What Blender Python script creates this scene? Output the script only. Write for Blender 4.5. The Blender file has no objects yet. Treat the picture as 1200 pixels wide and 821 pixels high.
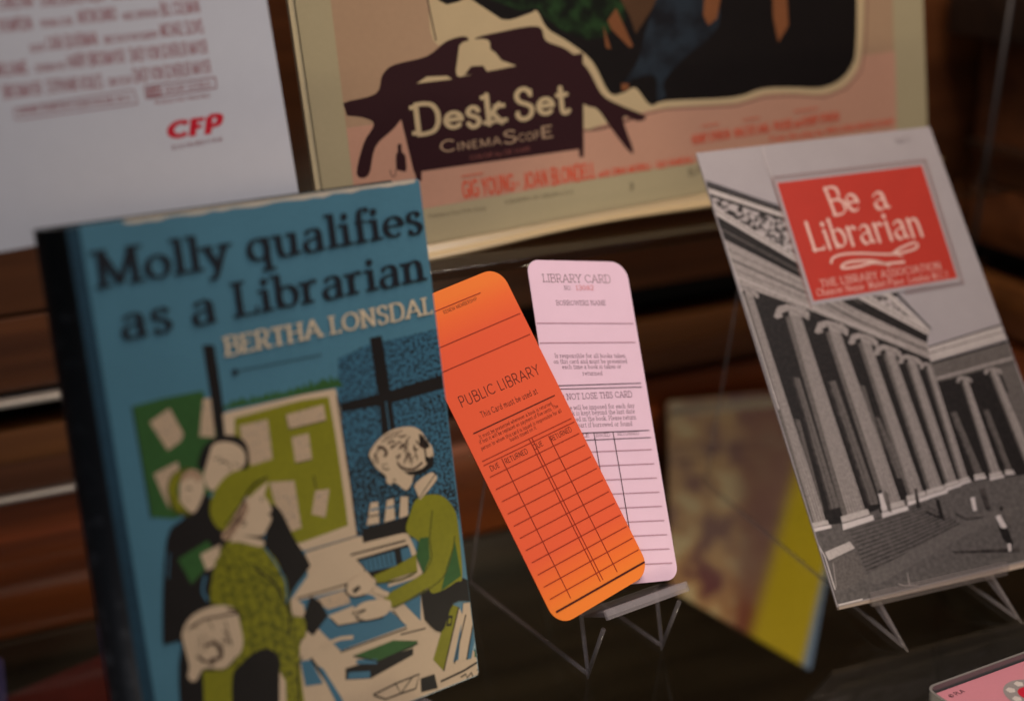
import bpy, bmesh, math, random
from mathutils import Vector, Matrix
random.seed(7)
SC = bpy.context.scene
COL = SC.collection
R = math.radians

# ------------------------------------------------------------------ camera, light, exposure
# metres; the glass shelf top is z = 0, x runs along the case's back wall, y goes into the case
FPX, CX, CY = 1667.0, 600.0, 410.5          # 50 mm on 36 mm film, photograph 1200 px wide
EYE = Vector((0, 0, 0.345))
CAMROT = Matrix.Rotation(R(-22), 3, 'Z') @ Matrix.Rotation(R(90 - 19.18), 3, 'X') @ Matrix.Rotation(R(-2.35), 3, 'Z')
cd = bpy.data.cameras.new('camera'); cam = bpy.data.objects.new('camera', cd); COL.objects.link(cam)
cam.matrix_world = Matrix.Translation(EYE) @ CAMROT.to_4x4()
cd.lens = 50; cd.sensor_width = 36; cd.clip_start = 0.02; cd.clip_end = 50
cd.dof.use_dof = True; cd.dof.focus_distance = 0.615; cd.dof.aperture_fstop = 3.3
SC.camera = cam
w = bpy.data.worlds.new('World'); SC.world = w; w.use_nodes = True
w.node_tree.nodes['Background'].inputs[0].default_value = (0.75, 0.72, 0.80, 1)
w.node_tree.nodes['Background'].inputs[1].default_value = 0.075

def area(name, loc, target, size, power, color, size_y=None, spread=180):
    l = bpy.data.lights.new(name, 'AREA'); l.energy = power; l.color = color; l.size = size
    if size_y: l.shape = 'RECTANGLE'; l.size_y = size_y
    l.spread = R(spread)
    o = bpy.data.objects.new(name, l); COL.objects.link(o); o.location = loc
    o.rotation_euler = (Vector(target) - Vector(loc)).to_track_quat('-Z', 'Y').to_euler()
    return o
area('gallery_light', (0.45, -0.35, 1.45), (0.30, 0.60, 0.1), 0.55, 6.2, (1.0, 0.92, 0.90))
area('room_light', (-0.9, -0.2, 1.2), (0.0, 0.6, 0.2), 0.8, 2.6, (0.80, 0.88, 1.0))
area('wall_fill_light', (0.22, 0.715, 0.98), (0.30, 0.76, -0.1), 0.9, 9, (1.0, 0.80, 0.62), 0.03)  # added strip behind the film card, brightens back wall and magazine
l = bpy.data.lights.new('card_fill_spot', 'SPOT'); l.energy = 17; l.color = (1.0, .92, .93); l.spot_size = R(19); l.spot_blend = 1.0; l.shadow_soft_size = .09  # added spot that keeps the two library cards brightest
o = bpy.data.objects.new('card_fill_spot', l); COL.objects.link(o); o.location = (0.20, -0.35, 1.35)
o.rotation_euler = (Vector((0.25, 0.56, 0.12)) - o.location).to_track_quat('-Z', 'Y').to_euler()
area('under_shelf_fill', (0.36, 0.30, -0.03), (0.44, 0.74, -0.10), 0.20, 0.85, (1.0, 0.80, 0.60), 0.02)  # added fill below the glass, brightens the magazine and lower wall
SC.view_settings.view_transform = 'Standard'; SC.view_settings.look = 'None'
SC.view_settings.exposure = 0.0; SC.view_settings.gamma = 1.0
SC.render.engine = 'CYCLES'
SC.cycles.use_denoising = True
SC.cycles.max_bounces = 12; SC.cycles.transmission_bounces = 12; SC.cycles.transparent_max_bounces = 12

# ------------------------------------------------------------------ materials
def lin(c):
    return tuple((x / 255 / 12.92) if x / 255 <= 0.04045 else ((x / 255 + 0.055) / 1.055) ** 2.4 for x in c)
MATS = {}
def mat(name, rgb, rough=0.6, var=0.08, scale=300, spec=0.3, bump=0.0, metal=0.0, coat=0.0, fibre=False):
    if name in MATS: return MATS[name]
    m = bpy.data.materials.new(name); m.use_nodes = True; nt = m.node_tree; b = nt.nodes['Principled BSDF']
    c = lin(rgb)
    tc = nt.nodes.new('ShaderNodeTexCoord'); n = nt.nodes.new('ShaderNodeTexNoise')
    n.inputs['Scale'].default_value = scale; n.inputs['Detail'].default_value = 6; n.inputs['Roughness'].default_value = .65
    nt.links.new(tc.outputs['Object'], n.inputs['Vector'])
    n2 = nt.nodes.new('ShaderNodeTexNoise'); n2.inputs['Scale'].default_value = scale / 14; n2.inputs['Detail'].default_value = 4
    nt.links.new(tc.outputs['Object'], n2.inputs['Vector'])
    ad = nt.nodes.new('ShaderNodeMath'); ad.operation = 'ADD'
    nt.links.new(n.outputs['Fac'], ad.inputs[0]); nt.links.new(n2.outputs['Fac'], ad.inputs[1])
    mr = nt.nodes.new('ShaderNodeMapRange'); mr.inputs['From Min'].default_value = .6; mr.inputs['From Max'].default_value = 1.4
    mr.inputs['To Min'].default_value = 1 - var; mr.inputs['To Max'].default_value = 1 + var
    nt.links.new(ad.outputs[0], mr.inputs['Value'])
    mx = nt.nodes.new('ShaderNodeVectorMath'); mx.operation = 'SCALE'; mx.inputs[0].default_value = c
    nt.links.new(mr.outputs[0], mx.inputs['Scale']); nt.links.new(mx.outputs[0], b.inputs['Base Color'])
    b.inputs['Roughness'].default_value = rough; b.inputs['Specular IOR Level'].default_value = spec
    b.inputs['Metallic'].default_value = metal; b.inputs['Coat Weight'].default_value = coat; b.inputs['Coat Roughness'].default_value = .15
    if bump:
        bp = nt.nodes.new('ShaderNodeBump'); bp.inputs['Strength'].default_value = bump; bp.inputs['Distance'].default_value = .0003
        nt.links.new(n.outputs['Fac'], bp.inputs['Height']); nt.links.new(bp.outputs[0], b.inputs['Normal'])
    m['rgb'] = rgb; MATS[name] = m
    return m
def ink(name, rgb, **k):
    return mat(name, rgb, **{**dict(rough=.55, var=.12, scale=900), **k})
def speckle(name, a, b_, scale, lo, hi, rough=.5):
    """printed stipple: colour a with grains of colour b_"""
    if name in MATS: return MATS[name]
    m = bpy.data.materials.new(name); m.use_nodes = True; nt = m.node_tree; b = nt.nodes['Principled BSDF']
    tc = nt.nodes.new('ShaderNodeTexCoord'); n = nt.nodes.new('ShaderNodeTexNoise')
    n.inputs['Scale'].default_value = scale; n.inputs['Detail'].default_value = 3
    nt.links.new(tc.outputs['Object'], n.inputs['Vector'])
    cr = nt.nodes.new('ShaderNodeValToRGB'); cr.color_ramp.elements[0].position = lo; cr.color_ramp.elements[1].position = hi
    cr.color_ramp.elements[0].color = (*lin(a), 1); cr.color_ramp.elements[1].color = (*lin(b_), 1)
    nt.links.new(n.outputs['Fac'], cr.inputs[0]); nt.links.new(cr.outputs[0], b.inputs['Base Color'])
    b.inputs['Roughness'].default_value = rough; b.inputs['Specular IOR Level'].default_value = .3
    MATS[name] = m; return m
def wood(name, dark, light, rough=.35, axis_scale=(2.0, 30, 30), grain=1.0):
    m = bpy.data.materials.new(name); m.use_nodes = True; nt = m.node_tree; b = nt.nodes['Principled BSDF']
    tc = nt.nodes.new('ShaderNodeTexCoord'); mp = nt.nodes.new('ShaderNodeMapping'); mp.inputs['Scale'].default_value = axis_scale
    nt.links.new(tc.outputs['Object'], mp.inputs['Vector'])
    n = nt.nodes.new('ShaderNodeTexNoise'); n.inputs['Scale'].default_value = 2.2; n.inputs['Detail'].default_value = 8; n.inputs['Distortion'].default_value = .6
    nt.links.new(mp.outputs[0], n.inputs['Vector'])
    cr = nt.nodes.new('ShaderNodeValToRGB'); cr.color_ramp.elements[0].position = .32; cr.color_ramp.elements[1].position = .70
    cr.color_ramp.elements[0].color = (*lin(dark), 1); cr.color_ramp.elements[1].color = (*lin(light), 1)
    nt.links.new(n.outputs['Fac'], cr.inputs[0]); nt.links.new(cr.outputs[0], b.inputs['Base Color'])
    b.inputs['Roughness'].default_value = rough; b.inputs['Coat Weight'].default_value = .4; b.inputs['Coat Roughness'].default_value = .25
    bp = nt.nodes.new('ShaderNodeBump'); bp.inputs['Strength'].default_value = .25; bp.inputs['Distance'].default_value = .0006
    nt.links.new(n.outputs['Fac'], bp.inputs['Height']); nt.links.new(bp.outputs[0], b.inputs['Normal'])
    MATS[name] = m; return m
def glass(name, tint, rough=.02, ior=1.46):
    """clear sheet: lets light and sight through with a slight tint, mirrors by Fresnel"""
    m = bpy.data.materials.new(name); m.use_nodes = True; nt = m.node_tree
    nt.nodes.remove(nt.nodes['Principled BSDF']); out = nt.nodes['Material Output']
    tr = nt.nodes.new('ShaderNodeBsdfTransparent'); tr.inputs[0].default_value = (*tint, 1)
    gl = nt.nodes.new('ShaderNodeBsdfGlossy'); fr = nt.nodes.new('ShaderNodeFresnel'); fr.inputs[0].default_value = ior
    ge = nt.nodes.new('ShaderNodeNewGeometry'); io = nt.nodes.new('ShaderNodeMapRange')     # the same mirror strength from both sides of a face
    io.inputs['To Min'].default_value = ior; io.inputs['To Max'].default_value = 1 / ior
    nt.links.new(ge.outputs['Backfacing'], io.inputs['Value']); nt.links.new(io.outputs[0], fr.inputs[0])
    tc = nt.nodes.new('ShaderNodeTexCoord'); n = nt.nodes.new('ShaderNodeTexNoise'); n.inputs['Scale'].default_value = 40; n.inputs['Detail'].default_value = 5
    nt.links.new(tc.outputs['Object'], n.inputs['Vector'])
    mr = nt.nodes.new('ShaderNodeMapRange'); mr.inputs['To Min'].default_value = rough; mr.inputs['To Max'].default_value = rough + .10
    nt.links.new(n.outputs['Fac'], mr.inputs['Value']); nt.links.new(mr.outputs[0], gl.inputs['Roughness'])
    mx = nt.nodes.new('ShaderNodeMixShader'); nt.links.new(fr.outputs[0], mx.inputs[0]); nt.links.new(tr.outputs[0], mx.inputs[1]); nt.links.new(gl.outputs[0], mx.inputs[2])
    nt.links.new(mx.outputs[0], out.inputs[0]); MATS[name] = m; return m
EDGE = mat('acrylic_edge', (176, 168, 174), .15, .1, 300, coat=.5); EDGE.node_tree.nodes['Principled BSDF'].inputs['Alpha'].default_value = .24
EDGE2 = mat('acrylic_edge_thin', (140, 130, 130), .15, .1, 300, coat=.5); EDGE2.node_tree.nodes['Principled BSDF'].inputs['Alpha'].default_value = .2
ROD = mat('acrylic_rod', (150, 142, 146), .12, .1, 300, coat=.5); ROD.node_tree.nodes['Principled BSDF'].inputs['Alpha'].default_value = .26
ACRYL = glass('clear_acrylic', (.90, .88, .90), .03)
GLASS = glass('shelf_glass', (.86, .89, .87), .02)
WOOD_UP = wood('brown_varnished_wood', (78, 42, 22), (112, 66, 36), .38)
WOOD_LOW = wood('orange_varnished_wood', (104, 46, 16), (150, 74, 28), .35)
WOOD_PALE = wood('pale_edge_wood', (104, 60, 28), (138, 86, 44), .4)
WOOD_DARK = wood('black_stained_wood', (14, 10, 8), (34, 24, 18), .45)
WOOD_BASE = wood('reflection_toned_wood', (34, 28, 20), (62, 52, 38), .35)  # lighter tone stands for greenish brown reflections on the base panel
STEEL = mat('brushed_steel', (176, 168, 160), .28, .05, 500, metal=1.0)
ALU = mat('satin_aluminium', (206, 200, 194), .5, .05, 500, metal=.75)
GAP = mat('recess_black', (9, 7, 6), .9, .1, 200)

# ------------------------------------------------------------------ objects
def mesh_obj(name, verts, faces, mats, parent=None, fm=None):
    me = bpy.data.meshes.new(name); me.from_pydata([tuple(v) for v in verts], [], faces)
    for m in (mats if isinstance(mats, (list, tuple)) else [mats]): me.materials.append(m)
    if fm: me.polygons.foreach_set('material_index', fm)
    me.update(); o = bpy.data.objects.new(name, me); COL.objects.link(o)
    if parent: o.parent = parent
    return o
def tag(o, label=None, cat=None, group=None, kind=None):
    if label: o['label'] = label
    if cat: o['category'] = cat
    if group: o['group'] = group
    if kind: o['kind'] = kind
    return o
def empty(name, M, label, cat, group=None):
    o = bpy.data.objects.new(name, None); COL.objects.link(o); o.empty_display_size = .02
    o.matrix_world = M; return tag(o, label, cat, group)
def box_data(x0, x1, y0, y1, z0, z1):
    v = [(x, y, z) for x in (x0, x1) for y in (y0, y1) for z in (z0, z1)]
    f = [(0, 1, 3, 2), (4, 6, 7, 5), (0, 4, 5, 1), (2, 3, 7, 6), (0, 2, 6, 4), (1, 5, 7, 3)]
    return v, f
def box(name, b, m, parent=None, bevel=0.0):
    v, f = box_data(*b); o = mesh_obj(name, v, f, m, parent)
    if bevel:
        md = o.modifiers.new('bevel', 'BEVEL'); md.width = bevel; md.segments = 3
        for p in o.data.polygons: p.use_smooth = True
        md.harden_normals = False
    return o
def rod(name, pts, r, m, parent, seg=8, square=False):
    """a bar swept along a polyline"""
    vs, fs = [], []
    pts = [Vector(p) for p in pts]
    n = 4 if square else seg
    ref = Vector((1, 0, 0))
    for i, p in enumerate(pts):
        a = (pts[i] - pts[i - 1]).normalized() if i else None
        b = (pts[i + 1] - pts[i]).normalized() if i < len(pts) - 1 else None
        t = ((a or b) + (b or a)).normalized()
        k = 1.0 / max(.35, (t.dot(a) if a else 1))
        u = t.cross(ref)
        if u.length < .05: u = t.cross(Vector((0, 1, 0)))
        u.normalize(); v = t.cross(u).normalized()
        for j in range(n):
            an = 2 * math.pi * (j + .5) / n
            vs.append(p + u * math.cos(an) * r * (k if k < 3 else 3) + v * math.sin(an) * r)
    for i in range(len(pts) - 1):
        for j in range(n):
            fs.append((i * n + j, i * n + (j + 1) % n, (i + 1) * n + (j + 1) % n, (i + 1) * n + j))
    fs.append(tuple(range(n))[::-1]); fs.append(tuple(range((len(pts) - 1) * n, len(pts) * n)))
    o = mesh_obj(name, vs, fs, m, parent)
    if not square:
        for p in o.data.polygons: p.use_smooth = True
    return o
def ray(px, py):
    return CAMROT @ Vector(((px - CX) / FPX, -(py - CY) / FPX, -1.0))
def on_y(px, py, y):
    v = ray(px, py); return EYE + v * (y / v.y)
def on_z(px, py, z):
    v = ray(px, py); return EYE + v * ((z - EYE.z) / v.z)

class Sheet:
    """a flat printed thing standing in the case: its own axes U (right), V (up), N (towards the reader), measured sizes;
    P() reads a spot of the photograph off as a place on the sheet, so print is laid out in the sheet's own metres"""
    def __init__(s, name, centre, yaw, lean, tilt, w, h, label, cat, group=None):
        A = Matrix.Rotation(R(yaw), 3, 'Z') @ Matrix.Rotation(R(-lean), 3, 'X') @ Matrix(((1, 0, 0), (0, 0, -1), (0, 1, 0))) @ Matrix.Rotation(R(tilt), 3, 'Z')
        s.A = A; s.c = Vector(centre); s.w, s.h = w, h
        s.U, s.V, s.N = (A.col[i].copy() for i in range(3))
        s.base = s.c - s.V * h / 2
        s.root = empty(name, Matrix.Translation(s.base) @ A.to_4x4(), label, cat, group)
        s.z = 2e-5
    def P(s, px, py):
        v = ray(px, py); t = (s.c - EYE).dot(s.N) / v.dot(s.N)
        q = EYE + v * t - s.base
        return Vector((q.dot(s.U), q.dot(s.V)))
    def next(s, n=1):
        z = s.z; s.z += 2.5e-6 * n; return z
    def clip(s, pts, m=.0004):
        """keep print on the sheet (Sutherland-Hodgman against its rectangle)"""
        def cut(poly, f):
            out = []
            for i in range(len(poly)):
                a, b = poly[i - 1], poly[i]; fa, fb = f(a), f(b)
                if (fa >= 0) != (fb >= 0): out.append(a + (b - a) * (fa / (fa - fb)))
                if fb >= 0: out.append(b)
            return out
        for f in (lambda q: q.x + s.w / 2 - m, lambda q: s.w / 2 - m - q.x, lambda q: q.y - m, lambda q: s.h - m - q.y):
            if len(pts) < 3: return []
            pts = cut(pts, f)
        return pts
    def art(s, name, items, parent=None, tr=None, label=None, smooth=False):
        """items: (material, [px points]) polygons or ('line', material, width px, [points]) painted in order into ONE part"""
        vs, fs, fm, mats = [], [], [], []
        for it in items:
            if it[0] == 'line':
                _, m, wd, pts = it
                pts = [tr(*p) if tr else p for p in pts]
                if smooth and len(pts) > 2: pts = catmull([tuple(p) for p in pts], 5)
                q = [s.P(*p) for p in pts]; k = wd * (s.P(*pts[0]) - s.P(pts[0][0] + 1, pts[0][1])).length / 2
                polys = []
                L, Rr = [], []
                for i, p in enumerate(q):
                    d = (q[min(i + 1, len(q) - 1)] - q[max(i - 1, 0)])
                    d = d.normalized() if d.length > 1e-9 else Vector((1, 0))
                    nn = Vector((-d.y, d.x)) * k
                    L.append(p + nn); Rr.append(p - nn)
                for i in range(len(q) - 1): polys.append([L[i], L[i + 1], Rr[i + 1], Rr[i]])
            else:
                m, pts = it
                pts = [tr(*p) if tr else p for p in pts]
                if smooth and len(pts) > 5:
                    n_ = len(pts); ext = [pts[-2], pts[-1]] + list(pts) + [pts[0], pts[1]]
                    pts = catmull(ext, 4)[8:-9]
                polys = [[s.P(*p) for p in pts]]
            if m not in mats: mats.append(m)
            z = s.next()
            for pl in polys:
                pl = s.clip(pl)
                if len(pl) < 3: continue
                ar = sum(pl[i - 1].x * pl[i].y - pl[i].x * pl[i - 1].y for i in range(len(pl)))
                if ar < 0: pl = pl[::-1]
                b = len(vs); vs += [(p.x, p.y, z) for p in pl]; fs.append(tuple(range(b, b + len(pl)))); fm.append(mats.index(m))
        o = mesh_obj(name, vs, fs, mats, parent or s.root, fm)
        if label: o['label'] = label
        return o

# ------------------------------------------------------------------ a drawn alphabet: every letter is pen strokes
GL = {}
def G(ch, w, spec): GL[ch] = (w, spec)
G('A', 90, 'l 4,0 45,100;l 45,100 86,0;l 19,34 71,34;s 4,0 86,0')
G('B', 72, 'l 12,0 12,100;c 12,100 40,100 58,93 62,76 56,60 38,53 12,53;c 12,53 42,53 64,45 69,27 62,8 42,0 12,0;t 6,0 6,100')
G('C', 86, 'a 48,50,42,50,42,318;v 80,80')
G('D', 84, 'l 12,0 12,100;c 12,100 38,100 62,93 76,72 79,50 76,28 62,7 38,0 12,0;t 6,0 6,100')
G('E', 64, 'l 12,0 12,100;l 12,100 58,100;l 12,52 50,52;l 12,0 60,0;t 6,0 6,100;v 57,90 59,10')
G('F', 60, 'l 12,0 12,100;l 12,100 58,100;l 12,50 50,50;s 12,0;t 6,100;v 57,90')
G('G', 90, 'a 48,50,42,50,42,335;l 54,46 86,46;l 86,46 86,12;v 80,82')
G('H', 84, 'l 12,0 12,100;l 72,0 72,100;l 12,52 72,52;s 12,0 12,100 72,0 72,100')
G('I', 26, 'l 13,0 13,100;s 13,0 13,100')
G('J', 48, 'c 36,100 36,70 36,28 30,8 18,0 4,8;s 34,100')
G('K', 76, 'l 12,0 12,100;l 66,100 12,42;l 28,58 70,0;s 12,0 12,100 70,0 66,100')
G('L', 58, 'l 12,0 12,100;l 12,0 56,0;s 12,100;t 6,0;v 55,10')
G('M', 104, 'l 13,0 15,100;l 15,100 52,6;l 52,6 89,100;l 89,100 91,0;s 12,0 91,0 10,100 94,100')
G('N', 84, 'l 12,0 12,100;l 12,100 72,0;l 72,0 72,100;s 12,0 8,100 72,100')
G('O', 94, 'a 47,50,42,50,0,360')
G('P', 66, 'l 12,0 12,100;c 12,100 40,100 58,92 62,73 56,54 40,46 12,46;s 12,0;t 6,100')
G('Q', 94, 'a 47,50,42,50,0,360;l 52,26 86,-8')
G('R', 74, 'l 12,0 12,100;c 12,100 40,100 58,92 62,73 56,54 40,46 12,46;l 36,46 68,0;s 12,0 70,0;t 6,100')
G('S', 64, 'c 56,84 44,98 26,99 12,88 10,72 20,58 40,49 55,39 58,24 49,7 32,0 16,3 6,17;v 57,84 8,17')
G('T', 72, 'l 36,0 36,100;l 3,100 69,100;s 36,0;v 6,90 66,90')
G('U', 82, 'l 12,100 12,36;c 12,36 16,12 41,0 66,12 70,36;l 70,36 70,100;s 12,100 70,100')
G('V', 80, 'l 3,100 40,0;l 40,0 77,100;s 4,100 76,100')
G('W', 118, 'l 3,100 31,0;l 31,0 59,96;l 59,96 87,0;l 87,0 115,100;s 5,100 113,100')
G('X', 76, 'l 5,0 71,100;l 5,100 71,0;s 5,0 71,0 5,100 71,100')
G('Y', 76, 'l 3,100 38,48;l 73,100 38,48;l 38,48 38,0;s 38,0 5,100 71,100')
G('Z', 68, 'l 6,100 62,100;l 62,100 5,0;l 5,0 64,0;v 8,90 62,10')
G('a', 62, 'c 10,52 20,61 32,64 44,59 48,46 48,30;c 48,30 48,14 52,3 61,3;c 48,38 28,36 10,28 8,14 17,1 32,1 43,10 48,22')
G('b', 64, 'l 12,100 12,2;a 34,32,24,32,0,360;t 6,100')
G('c', 54, 'a 32,32,26,32,45,315')
G('d', 64, 'l 52,100 52,0;a 30,32,24,32,0,360;t 46,100 58,0')
G('e', 58, 'l 8,34 55,34;a 31,32,25,32,0,312')
G('f', 38, 'c 44,90 38,99 28,99 20,90 18,74;l 18,74 18,0;l 4,62 38,62;s 18,0')
G('g', 62, 'a 30,34,24,30,0,360;c 52,64 52,30 52,-6 46,-24 28,-30 10,-22')
G('h', 66, 'l 12,100 12,0;c 12,42 20,57 34,64 47,58 52,42;l 52,42 52,0;s 12,0 52,0;t 6,100')
G('i', 28, 'l 14,64 14,0;d 14,86;s 14,0;t 8,64')
G('j', 28, 'c 16,64 16,20 16,-10 10,-26 -4,-28;d 16,86;t 10,64')
G('k', 62, 'l 12,100 12,0;l 50,64 12,24;l 26,38 54,0;s 12,0 54,0 50,64;t 6,100')
G('l', 28, 'l 14,100 14,0;s 14,0;t 8,100')
G('m', 100, 'l 12,64 12,0;c 12,42 19,57 31,64 43,58 47,42;l 47,42 47,0;c 47,42 54,57 66,64 78,58 83,42;l 83,42 83,0;s 12,0 47,0 83,0;t 6,64')
G('n', 66, 'l 12,64 12,0;c 12,42 20,57 34,64 47,58 52,42;l 52,42 52,0;s 12,0 52,0;t 6,64')
G('o', 62, 'a 31,32,25,32,0,360')
G('p', 64, 'l 12,64 12,-32;a 34,32,24,32,0,360;s 12,-32;t 6,64')
G('q', 64, 'l 52,64 52,-32;a 30,32,24,32,0,360;s 52,-32')
G('r', 46, 'l 12,64 12,0;c 12,38 18,54 30,64 42,58;s 12,0;t 6,64')
G('s', 50, 'c 42,52 34,63 20,64 10,54 13,41 27,34 40,25 42,12 32,1 18,0 7,12')
G('t', 42, 'l 18,86 18,22;c 18,22 20,5 30,0 42,6;l 4,62 38,62')
G('u', 66, 'l 12,64 12,22;c 12,22 18,5 30,0 44,6 52,24;l 52,64 52,0;t 6,64 46,64 58,0')
G('v', 58, 'l 4,64 29,0;l 29,0 54,64;s 4,64 54,64')
G('w', 86, 'l 4,64 24,0;l 24,0 43,62;l 43,62 62,0;l 62,0 82,64;s 4,64 82,64')
G('x', 58, 'l 5,0 53,64;l 5,64 53,0;s 5,0 53,0 5,64 53,64')
G('y', 60, 'l 5,64 31,2;c 56,64 40,24 26,-14 16,-28 4,-26;s 6,64 54,64')
G('z', 54, 'l 6,64 48,64;l 48,64 5,0;l 5,0 50,0')
G('0', 64, 'a 32,50,26,50,0,360'); G('1', 40, 'l 22,0 22,100;l 22,100 8,84;s 22,0')
G('2', 62, 'c 8,78 16,95 32,100 50,94 56,76 48,52 26,26 6,0;l 6,0 58,0')
G('3', 62, 'c 8,88 24,100 44,96 54,78 44,58 26,52;c 26,52 48,48 58,28 48,6 28,0 6,12')
G('5', 62, 'l 52,100 14,100;l 14,100 10,56;c 10,56 30,64 50,54 58,32 48,8 26,0 6,12')
G('7', 58, 'l 5,100 54,100;l 54,100 22,0'); G('8', 62, 'a 31,74,21,26,0,360;a 31,26,26,27,0,360')
G('.', 22, 'd 11,5'); G(',', 22, 'l 12,8 6,-14'); G('-', 40, 'l 5,36 35,36'); G('·', 30, 'd 15,42')
G('©', 100, 'a 50,50,46,50,0,360;a 50,50,24,26,50,310'); G("'", 20, 'l 10,100 8,80'); G('&', 84, 'c 80,4 50,30 22,70 26,94 44,98 52,80 40,60 14,40 8,20 18,2 40,0 60,12 76,44')

STY = {
 'didone': dict(thick=17, thin=5.5, pen=6, serif=19, sh=7.5, gap=10),
 'clarendon': dict(thick=17, thin=8, pen=5, serif=19, sh=9, gap=12),
 'typewriter': dict(thick=9.5, thin=8.5, pen=0, serif=17, sh=9, gap=12, round=True),
 'slab': dict(thick=17, thin=15, pen=0, serif=20, sh=14, gap=12, round=True),
 'futura': dict(thick=9.5, thin=9, pen=0, serif=0, sh=0, gap=10),
 'futura_bold': dict(thick=15, thin=13, pen=0, serif=0, sh=0, gap=9),
 'gothic': dict(thick=20, thin=13, pen=0, serif=0, sh=0, gap=12),
 'wide': dict(thick=11, thin=12, pen=0, serif=0, sh=0, gap=12),
 'quill': dict(thick=15, thin=4, pen=28, serif=6, sh=6, gap=7, round=True),
 'roman': dict(thick=12, thin=7, pen=5, serif=13, sh=6, gap=16),
 'fat': dict(thick=32, thin=23, pen=0, serif=0, sh=0, gap=10),
}
def catmull(p, n=6):
    q = [p[0]] + p + [p[-1]]; out = []
    for i in range(1, len(q) - 2):
        a, b, c, d = q[i - 1], q[i], q[i + 1], q[i + 2]
        for k in range(n):
            t = k / n
            out.append(tuple(.5 * ((2 * b[j]) + (-a[j] + c[j]) * t + (2 * a[j] - 5 * b[j] + 4 * c[j] - d[j]) * t * t + (-a[j] + 3 * b[j] - 3 * c[j] + d[j]) * t ** 3) for j in (0, 1)))
    return out + [p[-1]]
def ribbon(pts, st, closed=False):
    out = []
    n = len(pts); L, Rr = [], []
    for i in range(n):
        a = pts[(i - 1) % n] if (closed or i) else pts[0]; b = pts[(i + 1) % n] if (closed or i < n - 1) else pts[-1]
        if closed and i == 0: a = pts[-2]
        if closed and i == n - 1: b = pts[1]
        dx, dy = b[0] - a[0], b[1] - a[1]; l = math.hypot(dx, dy) or 1; dx /= l; dy /= l
        an = math.atan2(dy, dx) - R(st['pen'])
        hw = (st['thin'] + (st['thick'] - st['thin']) * abs(math.sin(an)) ** 1.3) / 2
        L.append((pts[i][0] - dy * hw, pts[i][1] + dx * hw)); Rr.append((pts[i][0] + dy * hw, pts[i][1] - dx * hw))
    for i in range(n - 1): out.append([L[i], Rr[i], Rr[i + 1], L[i + 1]])
    if st.get('round') and not closed:
        for e, q in ((0, pts[0]), (n - 1, pts[-1])):
            r = math.hypot(L[e][0] - q[0], L[e][1] - q[1])
            out.append([(q[0] + r * math.cos(k * math.pi / 4), q[1] + r * math.sin(k * math.pi / 4)) for k in range(8)])
    return out
_gc = {}
def glyph(ch, sty):
    if (ch, sty) in _gc: return _gc[(ch, sty)]
    wd, spec = GL[ch]; st = STY[sty]; strokes = []
    for s in spec.split(';'):
        k, rest = s[0], s[2:].split(' ')
        if k == 'a':
            cx, cy, rx, ry, a0, a1 = map(float, rest[0].split(','))
            n = 20 if a1 - a0 >= 300 else 14
            ins = st['thin'] / 2
            p = [(cx + rx * math.cos(R(a0 + (a1 - a0) * i / n)), cy + (ry - ins) * math.sin(R(a0 + (a1 - a0) * i / n))) for i in range(n + 1)]
            strokes.append(ribbon(p, st, a1 - a0 >= 360)); continue
        p = [tuple(map(float, q.split(','))) for q in rest]
        if k == 'l':
            p = [(x, min(max(y, st['thin'] / 2 if abs(p[0][1] - p[1][1]) < 1 else y), 100 - (st['thin'] / 2 if abs(p[0][1] - p[1][1]) < 1 else 0))) for x, y in p]
            strokes.append(ribbon(p, st))
        elif k == 'c': strokes.append(ribbon(catmull(p), st))
        elif k == 'd':
            r = st['thick'] * .62; x, y = p[0]; strokes.append([[(x + r * math.cos(i * math.pi / 5), y + r * math.sin(i * math.pi / 5)) for i in range(10)]])
        elif k in 'st' and st['serif']:
            for x, y in p:
                s1 = st['serif']; hh = st['sh']
                yy = y if y <= 0 else y - hh
                x0, x1 = (x - s1, x + s1) if k == 's' else (x - s1 * .75, x + s1 * .6)
                strokes.append([[(x0, yy), (x1, yy), (x1, yy + hh), (x0, yy + hh)]])
        elif k == 'v' and st['serif']:
            for x, y in p:
                hw, q_ = max(st['sh'], 6) / 2, st['serif'] * .62
                strokes.append([[(x - hw, y - q_), (x + hw, y - q_), (x + hw, y + q_), (x - hw, y + q_)]])
    _gc[(ch, sty)] = (wd, strokes); return _gc[(ch, sty)]
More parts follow.
